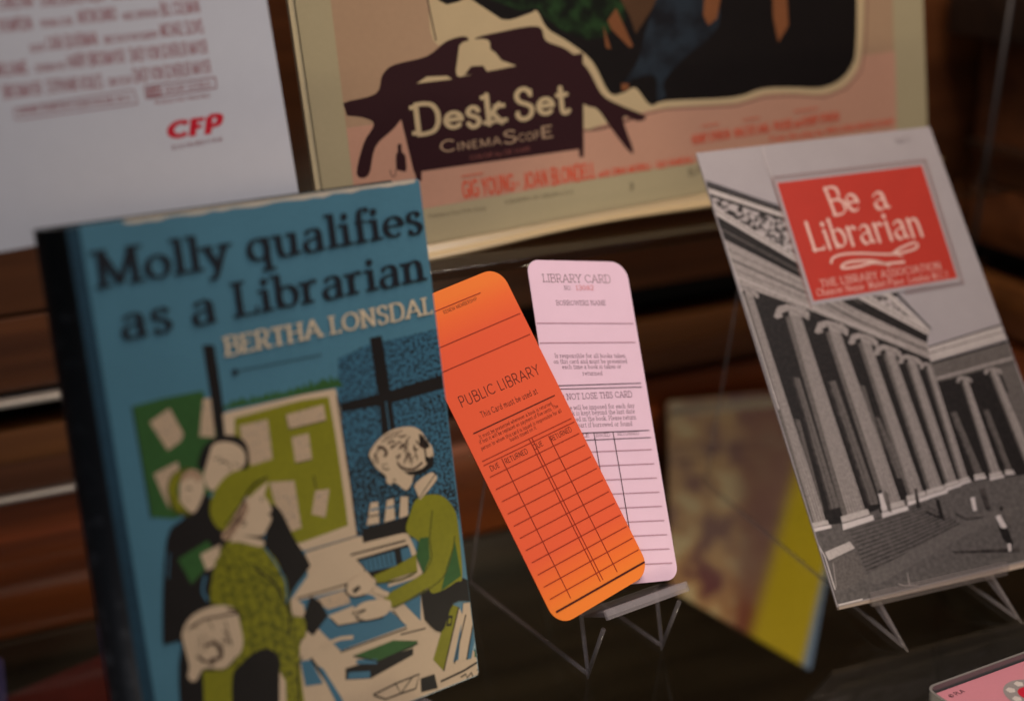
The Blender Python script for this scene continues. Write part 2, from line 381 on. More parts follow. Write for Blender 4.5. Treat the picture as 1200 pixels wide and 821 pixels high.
def text(sh, name, runs, m, parent=None, label=None):
    """runs: (string, style, start px, end px, letter height px[, slant]); all the runs make ONE lettering part"""
    vs, fs, fm = [], [], []; z0 = sh.next(18)
    for run in runs:
        s, sty, p0, p1, hp = run[:5]; sl = run[5] if len(run) > 5 else 0
        st = STY[sty]
        A, B = sh.P(*p0), sh.P(*p1)
        d = (B - A); Lm = d.length; d = d / Lm; nrm = Vector((-d.y, d.x))
        e = Vector((p1[0] - p0[0], p1[1] - p0[1])).normalized()
        T = sh.P(p0[0] + e.y * hp, p0[1] - e.x * hp) - A
        ky = T.dot(nrm) / 100
        W = 0; lay = []
        for ch in s:
            if ch == ' ': W += 40; continue
            wd, sk = glyph(ch, sty); lay.append((W, sk)); W += wd + st['gap']
        W -= st['gap']; kx = Lm / W
        for x0, sk in lay:
            for k, polys in enumerate(sk):
                z = z0 + (k % 8) * 2.2e-6
                for pi_, pl in enumerate(polys):
                    z = z0 + (k % 8) * 5e-6 + (0 if len(pl) == 4 else 2e-6 + 1e-6 * (pi_ % 2))
                    q = [A + d * ((x + x0 + sl * y) * kx) + nrm * (y * ky) for x, y in pl]
                    q = sh.clip(q)
                    if len(q) < 3: continue
                    b = len(vs); vs += [(v.x, v.y, z) for v in q]; fs.append(tuple(range(b, b + len(q))))
    o = mesh_obj(name, vs, fs, m, parent or sh.root)
    if label: o['label'] = label
    return o
def rounded(w, h, r, n=8):
    """outline of a sheet, origin at the middle of its bottom edge; r = radii BL, BR, TR, TL"""
    pts = []
    for (cx, cy, a0), rr in zip(((-w / 2, 0, 180), (w / 2, 0, 270), (w / 2, h, 0), (-w / 2, h, 90)), r):
        sx = 1 if cx < 0 else -1; sy = 1 if cy == 0 else -1
        if rr <= 0: pts.append((cx, cy)); continue
        for i in range(n + 1):
            a = R(a0 + 90 * i / n); pts.append((cx + sx * rr + rr * math.cos(a), cy + sy * rr + rr * math.sin(a)))
    return pts
def plate(name, outline, z0, z1, m, parent):
    n = len(outline); vs = [(x, y, z1) for x, y in outline] + [(x, y, z0) for x, y in outline]
    fs = [tuple(range(n)), tuple(range(2 * n - 1, n - 1, -1))] + [(i, n + i, n + (i + 1) % n, (i + 1) % n) for i in range(n)]
    return mesh_obj(name, vs, fs, m, parent)

# ------------------------------------------------------------------ the case
YW, XS = .78, .66          # back wall, right side wall
def wall_part(name, x0, x1, y0, y1, z0, z1, m, parent, bevel=.0006): return box(name, (x0, x1, y0, y1, z0, z1), m, parent, bevel)
bw = bpy.data.objects.new('back_wall', None); COL.objects.link(bw); bw['kind'] = 'structure'
bands = [('panel', .0795, .120, WOOD_UP, 0), ('panel', .1225, .36, WOOD_UP, 0), ('panel', .3625, .62, WOOD_UP, 0), ('panel', .6225, .9, WOOD_UP, 0),
         ('metal_strip', .0722, .0752, ALU, .007), ('rail', .0380, .0570, WOOD_PALE, .002), ('panel', .0205, .0378, WOOD_UP, .0018),
         ('metal_strip', .0165, .0192, ALU, .006), ('panel', -.068, .0145, WOOD_LOW, 0), ('plinth_panel', -.38, -.070, WOOD_BASE, .003)]
for n, z0, z1, m, pr in bands: wall_part(n, -.45, .19 if n == 'metal_strip' else XS + .03, YW - pr, YW + .02, z0, z1, m, bw)
box('backing_board', (-.46, XS + .04, YW + .022, YW + .04, -.40, .92), GAP, bw)
sw = bpy.data.objects.new('side_wall', None); COL.objects.link(sw); sw['kind'] = 'structure'
for n, z0, z1, m, pr in [b_ for b_ in bands if b_[0] != 'metal_strip']:
    wall_part(n, XS - pr, XS + .02, .05, YW - .0075, z0, z1, m, sw)
box('backing_board', (XS + .022, XS + .04, .04, YW + .02, -.40, .92), GAP, sw)
wall_part('cleat', XS - .030, XS - .001, .05, YW - .008, .222, .252, WOOD_DARK, sw, .002)
wall_part('metal_strip', XS - .008, XS - .001, .05, YW - .008, .146, .150, STEEL, sw)
lower = box('case_floor', (-.45, XS - .001, .02, YW - .001, -.405, -.382), mat('case_floor_black', (40, 38, 32), .25, .25, 60), None, .001)  # floor colour lifted to carry greenish brown reflections
lower['kind'] = 'structure'
gs = box('glass_shelf', (-.40, XS - .012, .17, YW - .02, -.006, 0), GLASS, None, .0012)
tag(gs, 'wide clear glass shelf carrying the two easels and the books', 'shelf', 'glass shelves of the case')
us = box('glass_shelf', (.13, XS - .035, .622, YW - .01, .153, .158), GLASS, None, .001)
tag(us, 'narrow raised glass shelf under the pink and cream film card', 'shelf', 'glass shelves of the case')

# ------------------------------------------------------------------ easels
def easel(loc, yaw, wd, ledge_h, back_h, depth, lean, label, EDGE=EDGE, reach=.012, plate_w=None, seat=.004):
    M = Matrix.Translation(loc) @ Matrix.Rotation(R(yaw), 4, 'Z')
    t = empty('display_easel', M, label, 'easel', 'clear acrylic easels')
    tl = math.tan(R(lean)); r = .0011
    l0 = -reach - .006 if seat < .008 else seat - .013          # front edge of the ledge
    a = R(lean)
    for sx in (-1, 1):
        x = sx * wd / 2
        by = seat + (back_h - ledge_h) * tl
        rod('leg', [(x, l0 + .005, ledge_h), (x, -.0004, .0016), (x, seat, ledge_h - .001)], r, ROD, t, 8)
        rod('foot_bar', [(x, .001, .0014), (x, depth, .0014)], r, ROD, t, 8)
        rod('rear_leg', [(x, depth, .0014), (x, by + .003, back_h)], r * .8, ROD, t, 8)
    pw = plate_w or wd + .010
    flat = seat >= .008
    led = box('ledge', (-pw / 2, pw / 2, l0, seat, -.0012, .0012), EDGE, t, .0004)
    led.location = (0, 0, ledge_h + .0015); led.rotation_euler = (0 if flat else -a * .8, 0, 0)
    lip = box('lip', (-pw / 2, pw / 2, -.0011, .0011, 0, .0045), EDGE, t, .0004)
    lip.location = (0, l0, ledge_h + (.003 if flat else .004 + .006 * math.sin(a))); lip.rotation_euler = (-a, 0, 0)
    bp = box('back_plate', (-pw / 2, pw / 2, 0, .002, .002, (back_h - ledge_h) / math.cos(a)), ACRYL, t, .0004)
    bp.location = (0, seat + .0005, ledge_h); bp.rotation_euler = (-a, 0, 0)
    return t
F1, F2 = on_z(692, 790, .001), on_z(772, 757, .001)
easel(((F1.x + F2.x) / 2, (F1.y + F2.y) / 2, 0), 9, .041, .030, .125, .104, 31, 'small clear acrylic easel holding the orange and pink library cards', plate_w=.044)
F1, F2 = on_z(1065, 761, .001), on_z(1195, 728, .001)
easel(((F1.x + F2.x) / 2, (F1.y + F2.y) / 2 + .002, 0), -3, .062, .014, .17, .195, 36, 'larger clear acrylic easel holding the grey pamphlet', reach=.004, plate_w=.075, seat=.030, EDGE=EDGE2)

# ------------------------------------------------------------------ sheets of paper and card
def world(x, y, z):      # fitted coordinates: wall at 22 degrees -> case axes, shelf at z = 0
    return Matrix.Rotation(R(-22), 3, 'Z') @ Vector((x, y, z)) + Vector((0, 0, .345))
def mid(*p): return sum((world(*q) for q in p), Vector()) / len(p)

BLACK = ink('ink_black', (22, 20, 22)); 
# ---- the book ------------------------------------------------------------------------------------
bk = Sheet('book', mid((-.145, .457, -.11), (-.019, .507, -.316)), 37.3 - 22, 10.2, -2.7, .14, .203,
           'blue jacketed hardback book with a drawing of a library counter', 'book')
BLUE = mat('jacket_blue', (78, 126, 146), .42, .10, 500, coat=.25)
SPINE = speckle('jacket_spine_black', (17, 19, 23), (58, 60, 64), 160, .56, .82)
PAPER = mat('aged_page', (206, 188, 160), .8, .1, 900)
T = .021
plate('page_block', [(-.068, .003), (.066, .003), (.066, .201), (-.068, .201)], -T + .002, -.0022, PAPER, bk.root)
plate('front_cover', rounded(.14, .203, (.0005, .0015, .0015, .0005), 3), -.002, 0, BLUE, bk.root)
plate('back_cover', rounded(.14, .203, (.0005, .0015, .0015, .0005), 3), -T, -T + .002, SPINE, bk.root)
# rounded spine
vs, fs, N = [], [], 12
for i in range(N + 1):
    a = math.pi * i / N
    for y in (0, .203): vs.append((-.070 - .0065 * math.sin(a), y, -T / 2 + (T / 2) * math.cos(a)))
for i in range(N): fs.append((2 * i, 2 * i + 1, 2 * i + 3, 2 * i + 2))
vs0 = len(vs)
fs.append(tuple(range(1, 2 * N + 2, 2))); fs.append(tuple(range(0, 2 * N + 1, 2))[::-1])
sp = mesh_obj('spine', vs, fs, SPINE, bk.root)
for p in sp.data.polygons[:N]: p.use_smooth = True
# chipped white top edge of the jacket
random.seed(3)
pts = [(-.050, .2016)]
for i in range(30):
    u = -.050 + i * .118 / 29; pts.append((u, .2030 - .0001))
low = [(-.050 + i * .118 / 29, .2030 - .0010 - random.random() * .0010 * (1 if i % 5 else .2)) for i in range(29, -1, -1)]
z = bk.next()
mesh_obj('worn_edge', [(x, y, z) for x, y in pts[1:] + low], [tuple(range(60))[::-1]], ink('worn_paper', (205, 192, 172)), bk.root)
rd = [(-.0700, .0), (-.0655, .0), (-.0655, .203), (-.070, .203)]
mesh_obj('jacket_fold', [(x, y, bk.z) for x, y in rd], [(0, 1, 2, 3)], ink('jacket_fold_blue', (30, 62, 80), var=.3, scale=400), bk.root); bk.next()

CREAM = ink('ink_cream', (206, 182, 152), var=.07); GREEN = ink('ink_green', (50, 92, 44), var=.25, scale=500); LIME = ink('ink_lime', (132, 130, 24), var=.16, scale=500)
LIMED = ink('ink_lime_dark', (84, 86, 14), var=.25); INK = ink('ink_brown_black', (24, 20, 20), var=.3); HAIRL = ink('hair_line', (62, 40, 32), var=.25); SKYB = ink('ink_blue', (66, 114, 138), var=.1)
STIP = speckle('blue_stipple', (60, 110, 136), (22, 28, 34), 900, .49, .56)
STIPD = speckle('blue_stipple_dense', (60, 110, 136), (20, 26, 32), 800, .43, .52)
HAIR = speckle('hair_hatching', (190, 158, 128), (92, 60, 44), 1300, .50, .66)
PLAID = speckle('plaid_coat', (132, 130, 24), (84, 84, 14), 500, .48, .66)
LETT = speckle('letter_lines', (196, 170, 140), (120, 120, 120), 900, .56, .70)
C3 = lambda x, y: (140 + x / 5.132, 440 + y / 5.132)       # sketch grids for the drawing on the jacket
C4 = lambda x, y: (180 + x / 3.407, 580 + y / 3.407)
C5 = lambda x, y: (340 + x / 5.132, 440 + y / 5.132)
C6 = lambda x, y: (340 + x / 3.407, 580 + y / 3.407)
def strands(tr, cx, cy, rx, ry, n, wd, seed):
    """short drawn locks of hair"""
    rnd = random.Random(seed); out = []
    for i in range(n):
        a = rnd.uniform(0, 6.283); q = math.sqrt(rnd.random()) * .92
        x, y = cx + rx * q * math.cos(a), cy + ry * q * math.sin(a); d = math.atan2(y - cy + ry * .9, x - cx) + rnd.uniform(-.5, .5)
        L_ = rnd.uniform(26, 46); b_ = rnd.uniform(-14, 14)
        out.append(('line', HAIRL, wd * rnd.uniform(.6, 1.5), [tr(x, y), tr(x + math.cos(d) * L_ / 2 - math.sin(d) * b_, y + math.sin(d) * L_ / 2 + math.cos(d) * b_), tr(x + math.cos(d) * L_, y + math.sin(d) * L_)]))
    return out
bk.art('printed_window', [
    (STIP, [(396, 420), (430, 404), (470, 395), (500, 388), (514, 384), (522, 445), (532, 540), (545, 600), (520, 625), (404, 640), (398, 560)]),
    (STIPD, [(400, 560), (440, 520), (470, 560), (500, 590), (530, 560), (540, 600), (420, 650)]),
    (INK, [(237, 404), (251, 404), (258, 450), (266, 512), (270, 560), (252, 560), (249, 480)]),
    (INK, [(433, 396), (447, 393), (455, 440), (463, 500), (466, 540), (450, 540), (444, 470)]),
    (INK, [(400, 472), (445, 461), (518, 439), (520, 455), (460, 472), (400, 483)]),
    ('line', SKYB, 1.2, [(452, 470), (456, 500), (458, 530)]), ('line', INK, 1.5, [(512, 462), (520, 478)]), ('line', INK, 1.5, [(504, 466), (510, 484)]), ('line', INK, 1.3, [(496, 470), (500, 488)]),
])
tufts = []
for i in range(26):
    x = 266 + i * 5.2; y = 476 - i * 1.05; hgt = 3 + 5 * abs(math.sin(i * 1.9)) + (4 if i > 17 else 0)
    tufts.append((GREEN, [(x - 5, y + 4), (x - 2 + 3 * math.sin(i), y - hgt), (x + 6, y + 2)]))
bk.art('printed_foliage', tufts)
bk.art('printed_noticeboard', [
    (GREEN, [C3(75, 185), C3(260, 135), C3(500, 90), C3(580, 340), C3(560, 700), C3(420, 820), C3(330, 860), C3(190, 850), C3(130, 500)]),
    (LETT, [C3(180, 280), C3(300, 195), C3(385, 350), C3(370, 390), C3(290, 450)]),
    (LETT, [C3(500, 140), C3(548, 135), C3(575, 370), C3(480, 365)]),
    (LETT, [C3(205, 590), C3(350, 515), C3(360, 570), C3(300, 800), C3(250, 700)]),
    ('line', INK, 1.5, [C3(75, 185), C3(130, 500), C3(190, 860)]),
], label='dark green pinned noticeboard')
bk.art('printed_noticeboard', [
    (CREAM, [C3(620, 230), C3(660, 215), C5(90, 110), C5(270, 78), C5(300, 200), C5(380, 820), C6(265, 160), C6(60, 220), C6(-20, 200), C3(660, 620)]),
    (LIME, [C3(690, 255), C5(60, 150), C5(230, 125), C5(270, 350), C5(330, 760), C6(230, 120), C6(40, 190), C6(-40, 170), C3(700, 640)]),
    (LETT, [C3(720, 300), C3(890, 262), C3(920, 500), C3(790, 540), C3(740, 420)]),
    (LETT, [C3(1000, 235), C5(200, 172), C5(215, 265), C3(1020, 320)]),
    (LETT, [C5(8, 370), C5(110, 345), C5(130, 500), C5(30, 525)]),
    (LETT, [C3(900, 640), C3(1050, 630), C6(45, 130), C6(0, 145), C3(930, 760)]),
    (LETT, [C5(150, 690), C5(235, 680), C6(140, 88), C6(85, 75)]),
    ('line', INK, 1.2, [C5(140, 600), C5(155, 680)]), ('line', INK, 1.6, [C5(280, 120), C5(385, 800), C6(268, 165), C6(70, 225)]),
    ('line', INK, 1.0, [C3(1000, 245), C3(1020, 322), C5(215, 268)]), ('line', INK, 1.0, [C5(30, 525), C5(132, 502)]),
], label='lime green noticeboard in a cream frame')
bk.art('printed_counter', [
    (CREAM, [C6(60, 228), C6(265, 165), C6(470, 150), C6(560, 360), C6(640, 560), C6(775, 650), C6(775, 720), C6(640, 770), C6(480, 835), C6(200, 1000), C6(-60, 1100), C6(-120, 500), C6(0, 420), C6(70, 320)]),
    (INK, [C6(285, 135), C6(470, 85), C6(470, 145), C6(290, 190)]),
    (CREAM, [C6(320, 30), C6(350, 25), C6(355, 110), C6(305, 120)]), (CREAM, [C6(385, 20), C6(412, 12), C6(418, 95), C6(375, 108)]), (CREAM, [C6(440, 5), C6(470, 5), C6(470, 80), C6(435, 92)]),
    ('line', SKYB, 2, [C6(320, 60), C6(350, 52)]), ('line', SKYB, 2, [C6(385, 50), C6(415, 44)]), ('line', INK, 1.5, [C6(312, 85), C6(352, 78)]),
    ('line', INK, 2.0, [C6(240, 238), C6(460, 180)]), (INK, [C6(262, 255), C6(470, 195), C6(500, 300), C6(330, 330)]),
    (SKYB, [C6(275, 262), C6(415, 222), C6(425, 280), C6(310, 305)]), (SKYB, [C6(440, 215), C6(475, 205), C6(490, 260), C6(448, 270)]),
] + [('line', INK, 1.1, [C6(290 + 18 * i, 258 - 5 * i), C6(298 + 18 * i, 305 - 5 * i)]) for i in range(8)] + [
    (SKYB, [C6(330, 350), C6(520, 330), C6(520, 500), C6(450, 430)]), ('line', INK, 1.3, [C6(400, 350), C6(500, 320)]),
    ('line', CREAM, 3.2, [C6(390, 360), C6(520, 318)]),
    (SKYB, [C6(30, 420), C6(230, 370), C6(330, 400), C6(460, 520), C6(200, 620), C6(120, 540)]),
    (SKYB, [C6(120, 520), C6(400, 460), C6(465, 520), C6(220, 612)]), ('line', INK, 1.6, [C6(200, 625), C6(465, 530), C6(410, 460)]),
    ('line', INK, 1.4, [C6(25, 412), C6(300, 332)]), ('line', INK, 1.4, [C6(440, 555), C6(540, 530)]),
    (LETT, [C6(95, 415), C6(225, 375), C6(240, 430), C6(150, 455)]),
    (INK, [C6(80, 400), C6(120, 425), C6(150, 480), C6(90, 560), C6(40, 520)]),
    (CREAM, [C6(150, 480), C6(250, 440), C6(300, 500), C6(190, 520)]), ('line', INK, 1.5, [C6(160, 490), C6(190, 520), C6(300, 500)]),
], label='cream counter with blue papers and shelves')
bk.art('printed_books', [
    (INK, [C6(220, 690), C6(490, 610), C6(490, 635), C6(320, 730), C6(220, 735)]),
    (GREEN, [C6(250, 640), C6(410, 578), C6(510, 580), C6(490, 605), C6(350, 660)]),
    (SKYB, [C6(265, 655), C6(345, 652), C6(345, 672), C6(262, 672)]), (SKYB, [C6(232, 705), C6(318, 700), C6(318, 728), C6(228, 732)]),
    ('line', INK, 1.4, [C6(250, 640), C6(350, 662), C6(510, 590)]),
    (LIME, [C6(570, 655), C6(635, 432), C6(672, 445), C6(612, 700)]), (CREAM, [C6(672, 445), C6(690, 480), C6(645, 680), C6(612, 700)]),
    (SKYB, [C6(680, 520), C6(700, 470), C6(680, 650), C6(650, 665)]), (CREAM, [C6(690, 430), C6(725, 425), C6(735, 470), C6(700, 655), C6(670, 660)]),
    (SKYB, [C6(738, 480), C6(745, 520), C6(722, 650), C6(704, 655)]), (GREEN, [C6(735, 620), C6(752, 560), C6(762, 640), C6(735, 645)]),
    ('line', INK, 1.5, [C6(672, 445), C6(612, 700)]), ('line', INK, 1.4, [C6(700, 475), C6(655, 670)]), ('line', INK, 1.4, [C6(735, 475), C6(704, 655)]),
    (INK, [C6(628, 480), C6(648, 478), C6(642, 520), C6(622, 522)]), (LIME, [C6(632, 490), C6(643, 489), C6(639, 511), C6(629, 512)]),
    ('line', INK, 2.0, [C6(600, 742), C6(690, 700), C6(762, 655)]), 
    (INK, [C6(520, 730), C6(575, 712), C6(588, 768), C6(522, 785)]),
    ('line', INK, 1.6, [C6(330, 795), C6(420, 750), C6(515, 712), C6(500, 770), C6(440, 790), C6(380, 812), C6(335, 798)]), ('line', INK, 1.2, [C6(420, 750), C6(440, 790), C6(490, 720)]),
    ('line', INK, 3.0, [C6(80, 650), C6(150, 745), C6(290, 950)]), (SKYB, [C6(40, 660), C6(80, 655), C6(130, 750), C6(60, 760)]), (SKYB, [C6(110, 680), C6(130, 690), C6(200, 800), C6(215, 830), C6(185, 830)]),
    ('line', INK, 1.3, [C6(680, 725), C6(700, 712), C6(705, 728), C6(722, 706), C6(728, 722)]), ('line', INK, 1.3, [C6(745, 695), C6(760, 700), C6(748, 712)]),
    ('line', CREAM, 4.0, [C6(120, 600), C6(200, 570), C6(250, 565)]),
])
bk.art('printed_man', [
    (INK, [C4(200, -10), C4(120, 90), C4(50, 180), C4(35, 560), C4(60, 590), C4(110, 590), C4(100, 740), C4(150, 1200), C4(360, 1200), C4(560, 620), C4(540, 420), C4(610, 300), C4(620, 270), C4(560, 170), C4(500, 55), C4(440, 40), C4(300, 100)]),
    (INK, [C3(480, 560), C3(485, 470), C3(520, 410), C3(600, 362), C3(700, 362), C3(760, 410), C3(778, 500), C3(760, 560), C3(640, 620)]),
    (CREAM, [C3(535, 480), C3(560, 415), C3(620, 395), C3(700, 410), C3(750, 460), C3(750, 530), C3(700, 580), C3(560, 690), C3(505, 620), C3(512, 560)]),
    ('line', INK, 1.8, [C3(598, 518), C3(622, 512), C3(646, 526)]), ('line', HAIRL, 1.0, [C3(655, 520), C3(668, 560), C3(650, 568)]), ('line', INK, 1.1, [C3(560, 500), C3(610, 490)]), ('line', INK, 1.1, [C3(690, 525), C3(720, 545)]),
    (LIMED, [C3(285, 680), C3(310, 600), C3(370, 560), C3(430, 560), C3(350, 650), C3(360, 740), C3(430, 830), C3(350, 830), C3(290, 760)]),
    (LIME, [C3(295, 690), C3(320, 610), C3(370, 575), C3(340, 660), C3(345, 740), C3(390, 815), C3(320, 780)]),
    (CREAM, [C3(360, 650), C3(400, 590), C3(470, 570), C3(505, 640), C3(500, 720), C3(450, 820), C3(400, 800), C3(350, 730)]),
    (HAIR, [C3(370, 640), C3(380, 590), C3(440, 560), C3(490, 600), C3(470, 640), C3(420, 600)]), ('line', INK, 1.8, [C3(398, 680), C3(415, 674), C3(432, 684)]), ('line', HAIRL, .9, [C3(395, 740), C3(420, 748)]),
    ('line', SKYB, 1.6, [C4(60, 230), C4(55, 330)]), ('line', SKYB, 1.2, [C4(450, 100), C4(440, 180)]),
    (GREEN, [C4(95, 255), C4(215, 180), C4(250, 230), C4(190, 310), C4(150, 355)]), (CREAM, [C4(185, 235), C4(265, 195), C4(270, 270), C4(210, 300)]),
    ('line', SKYB, 3, [C4(205, 320), C4(195, 380), C4(215, 420)]),
], label='printed man in a black coat', smooth=True)
coat = [C4(290, 185), C4(340, 180), C4(430, 200), C4(490, 260), C4(520, 340), C4(545, 470), C4(600, 490), C4(605, 560), C4(580, 650), C4(620, 1200), C4(360, 1200), C4(300, 640), C4(230, 440), C4(232, 330), C4(255, 240)]
bk.art('printed_woman', [
    (PLAID, coat),
] + [('line', LIMED, 1.6, [C4(260 + 45 * i, 210 + 20 * i), C4(300 + 45 * i, 330), C4(340 + 42 * i, 480), C4(350 + 45 * i, 640)]) for i in range(6)]
  + [('line', LIMED, 1.3, [C4(240 + 8 * i, 260 + 60 * i), C4(330 + 12 * i, 285 + 62 * i), C4(400 + 14 * i, 275 + 60 * i), C4(520 + 10 * i, 330 + 58 * i)]) for i in range(7)] + [
    ('line', INK, 2.2, [C4(400, 290), C4(470, 340), C4(510, 400), C4(540, 480), C4(535, 560)]), ('line', INK, 1.6, [C4(590, 640), C4(575, 750), C4(620, 1200)]),
    ('line', SKYB, 1.6, [C4(440, 205), C4(520, 330), C4(530, 430)]),
    (CREAM, [C4(310, 155), C4(350, 160), C4(435, 180), C4(425, 205), C4(340, 185), C4(300, 185)]),
    (CREAM, [C4(335, 100), C4(370, 20), C3(870, 650), C3(890, 640), C4(440, 0), C4(455, 20), C4(470, 60), C4(455, 75), C4(470, 90), C4(450, 135), C4(430, 160), C4(360, 160), C4(310, 165)]),
    (HAIR, [C4(365, 15), C4(375, 60), C4(330, 140), C4(290, 180), C4(270, 155), C4(300, 90), C4(340, 40)]),
    ('line', HAIRL, 2.0, [C4(362, 25), C4(345, 70), C4(300, 130)]), ('line', HAIRL, 2.0, [C4(352, 60), C4(330, 110), C4(285, 165)]), ('line', HAIRL, 1.6, [C4(330, 60), C4(300, 110), C4(272, 150)]),
    ('line', HAIRL, 1.6, [C4(344, 106), C4(362, 102), C4(364, 116), C4(350, 122)]), ('line', INK, 1.3, [C4(425, 8), C4(432, 25)]),
    (LIME, [C3(540, 820), C3(545, 760), C3(575, 680), C3(640, 600), C3(720, 565), C3(830, 570), C3(885, 610), C3(800, 640), C3(760, 700), C3(720, 780), C4(290, 130), C4(255, 130), C4(225, 80), C4(222, 0)]),
    ('line', INK, 1.8, [C3(885, 608), C3(820, 645), C3(765, 705), C3(715, 790), C4(285, 120)]),
    (CREAM, [C4(545, 430), C4(570, 415), C4(600, 440), C4(590, 480), C4(550, 470)]),
], label='printed woman in a lime plaid coat and cap', smooth=True)
bk.art('printed_child', [
    (LIME, [C4(195, 700), C4(320, 680), C4(335, 720), C4(360, 1200), C4(210, 1200)]),
    (CREAM, [C4(110, 560), C4(150, 480), C4(240, 440), C4(320, 450), C4(345, 520), C4(355, 590), C4(335, 640), C4(280, 690), C4(200, 690), C4(165, 740), C4(135, 725), C4(140, 660)]),
    *strands(C4, 215, 570, 72, 84, 16, 1.0, 5), ('line', HAIRL, 2.4, [C4(140, 528), C4(200, 495), C4(260, 482), C4(335, 468)]), ('line', HAIRL, 3.4, [C4(205, 600), C4(235, 590), C4(268, 610), C4(262, 645), C4(225, 655)]),
    ('line', HAIRL, 2.6, [C4(170, 640), C4(200, 660), C4(245, 668)]), ('line', HAIRL, 1.2, [C4(282, 500), C4(292, 540), C4(285, 590)]), ('line', HAIRL, 2.6, [C4(290, 452), C4(325, 458), C4(342, 480)]),
    ('line', INK, 1.3, [C4(300, 560), C4(308, 600)]), ('line', INK, 1.4, [C4(190, 695), C4(280, 692), C4(330, 640)]),
    (INK, [C4(350, 1200), C4(310, 760), C4(350, 670), C4(410, 620), C4(460, 612), C4(500, 650), C4(500, 740), C4(495, 1200)]), (CREAM, [C4(500, 700), C4(525, 740), C4(540, 1200), C4(495, 1200)]),
], label='printed fair haired child', smooth=True)
bk.art('printed_librarian', [
    (INK, [C6(520, 390), C6(560, 370), C6(690, 330), C6(725, 385), C6(730, 420), C6(650, 430), C6(600, 545), C6(520, 470)]),
    (LIME, [C6(490, 30), C6(530, 0), C6(600, 0), C6(650, 50), C6(668, 120), C6(685, 320), C6(660, 345), C6(590, 385), C6(550, 370), C6(520, 200), C6(465, 150), C6(465, 100)]),
    (LIME, [C6(560, 60), C6(640, 100), C6(650, 190), C6(600, 330), C6(550, 365), C6(405, 445), C6(380, 400), C6(530, 310), C6(555, 260)]),
    (LIME, [C6(330, 320), C6(420, 280), C6(500, 235), C6(505, 300), C6(350, 352)]), ('line', LIMED, 1.6, [C6(340, 350), C6(440, 335), C6(505, 302)]),
    (GREEN, [C6(515, 170), C6(550, 165), C6(555, 250), C6(530, 310), C6(500, 240)]), (GREEN, [C6(655, 180), C6(680, 320), C6(600, 380), C6(620, 290)]),
    ('line', LIMED, 1.6, [C6(565, 60), C6(555, 170), C6(562, 250), C6(530, 312)]), ('line', LIMED, 1.4, [C6(655, 160), C6(640, 240), C6(590, 345), C6(410, 448)]),
    (CREAM, [C6(225, 350), C6(270, 320), C6(325, 330), C6(335, 360), C6(290, 400), C6(240, 400), C6(220, 380)]), ('line', INK, 1.5, [C6(225, 350), C6(222, 385), C6(250, 405), C6(300, 395)]), (INK, [C6(245, 378), C6(270, 358), C6(280, 368), C6(255, 392)]),
    (CREAM, [C6(245, 470), C6(290, 425), C6(385, 415), C6(400, 445), C6(370, 480), C6(280, 500)]), ('line', INK, 1.4, [C6(245, 470), C6(300, 455), C6(262, 480), C6(290, 500), C6(370, 485)]),
    ('line', CREAM, 5, [C6(330, 375), C6(390, 395)]),
    (CREAM, [C5(740, 660), C5(830, 585), C5(865, 590), C5(875, 625), C5(790, 730), C5(770, 735)]), ('line', INK, 1.0, [C5(870, 590), C5(800, 690), C5(775, 735)]),
    (CREAM, [C5(470, 480), C5(490, 430), C5(540, 370), C5(620, 320), C5(720, 305), C5(780, 330), C5(820, 390), C5(850, 430), C5(855, 500), C5(820, 560), C5(760, 585), C5(735, 610), C5(730, 640), C5(700, 685), C5(670, 675), C5(640, 650), C5(610, 640), C5(605, 655), C5(575, 640), C5(570, 600), C5(520, 560), C5(495, 525)]),
    (INK, [C5(770, 350), C5(800, 370), C5(838, 430), C5(850, 500), C5(812, 520), C5(800, 440), C5(770, 420)]), (INK, [C5(650, 550), C5(700, 575), C5(790, 555), C5(840, 500), C5(858, 490), C5(850, 545), C5(780, 590), C5(690, 592)]),
    *strands(C5, 715, 440, 118, 96, 36, 1.2, 3), ('line', HAIRL, 2.2, [C5(640, 520), C5(668, 552), C5(735, 560), C5(790, 520)]), ('line', HAIRL, 1.0, [C5(560, 372), C5(600, 350), C5(670, 330)]), ('line', HAIRL, 1.0, [C5(545, 395), C5(590, 375), C5(650, 352)]),
('line', HAIRL, 3.0, [C5(520, 430), C5(552, 432), C5(575, 462), C5(560, 485)]), ('line', HAIRL, 1.5, [C5(500, 470), C5(520, 500), C5(518, 530)]), ('line', INK, 1.2, [C5(500, 520), C5(510, 470), C5(545, 420)]), ('line', INK, 1.2, [C5(548, 550), C5(570, 562), C5(592, 556)]), ('line', INK, .8, [C5(545, 535), C5(580, 530)]), ('line', HAIRL, 1.0, [C5(612, 622), C5(632, 626)]), ('line', HAIRL, 1.0, [C5(735, 600), C5(745, 640), C5(740, 660)]),
    (CREAM, [C5(810, 440), C5(835, 425), C5(855, 450), C5(840, 490), C5(815, 485)]),
], label='printed librarian in a lime jumper', smooth=True)
TITLE = ink('title_ink', (26, 30, 38), var=.15)
text(bk, 'title_lettering', [('Molly qualifies', 'didone', (115, 338), (495, 272), 44), ('as a Librarian', 'didone', (143, 398), (498, 328), 43)], TITLE)
text(bk, 'author_lettering', [('BERTHA LONSDAL', 'clarendon', (264, 417), (506, 367), 22)], ink('author_ink', (212, 194, 164)))
bk.art('printed_rule', [('line', TITLE, 1.0, [(278, 434), (320, 426), (376, 415)]), (TITLE, [(270, 436), (274, 431), (279, 436), (274, 440)])])

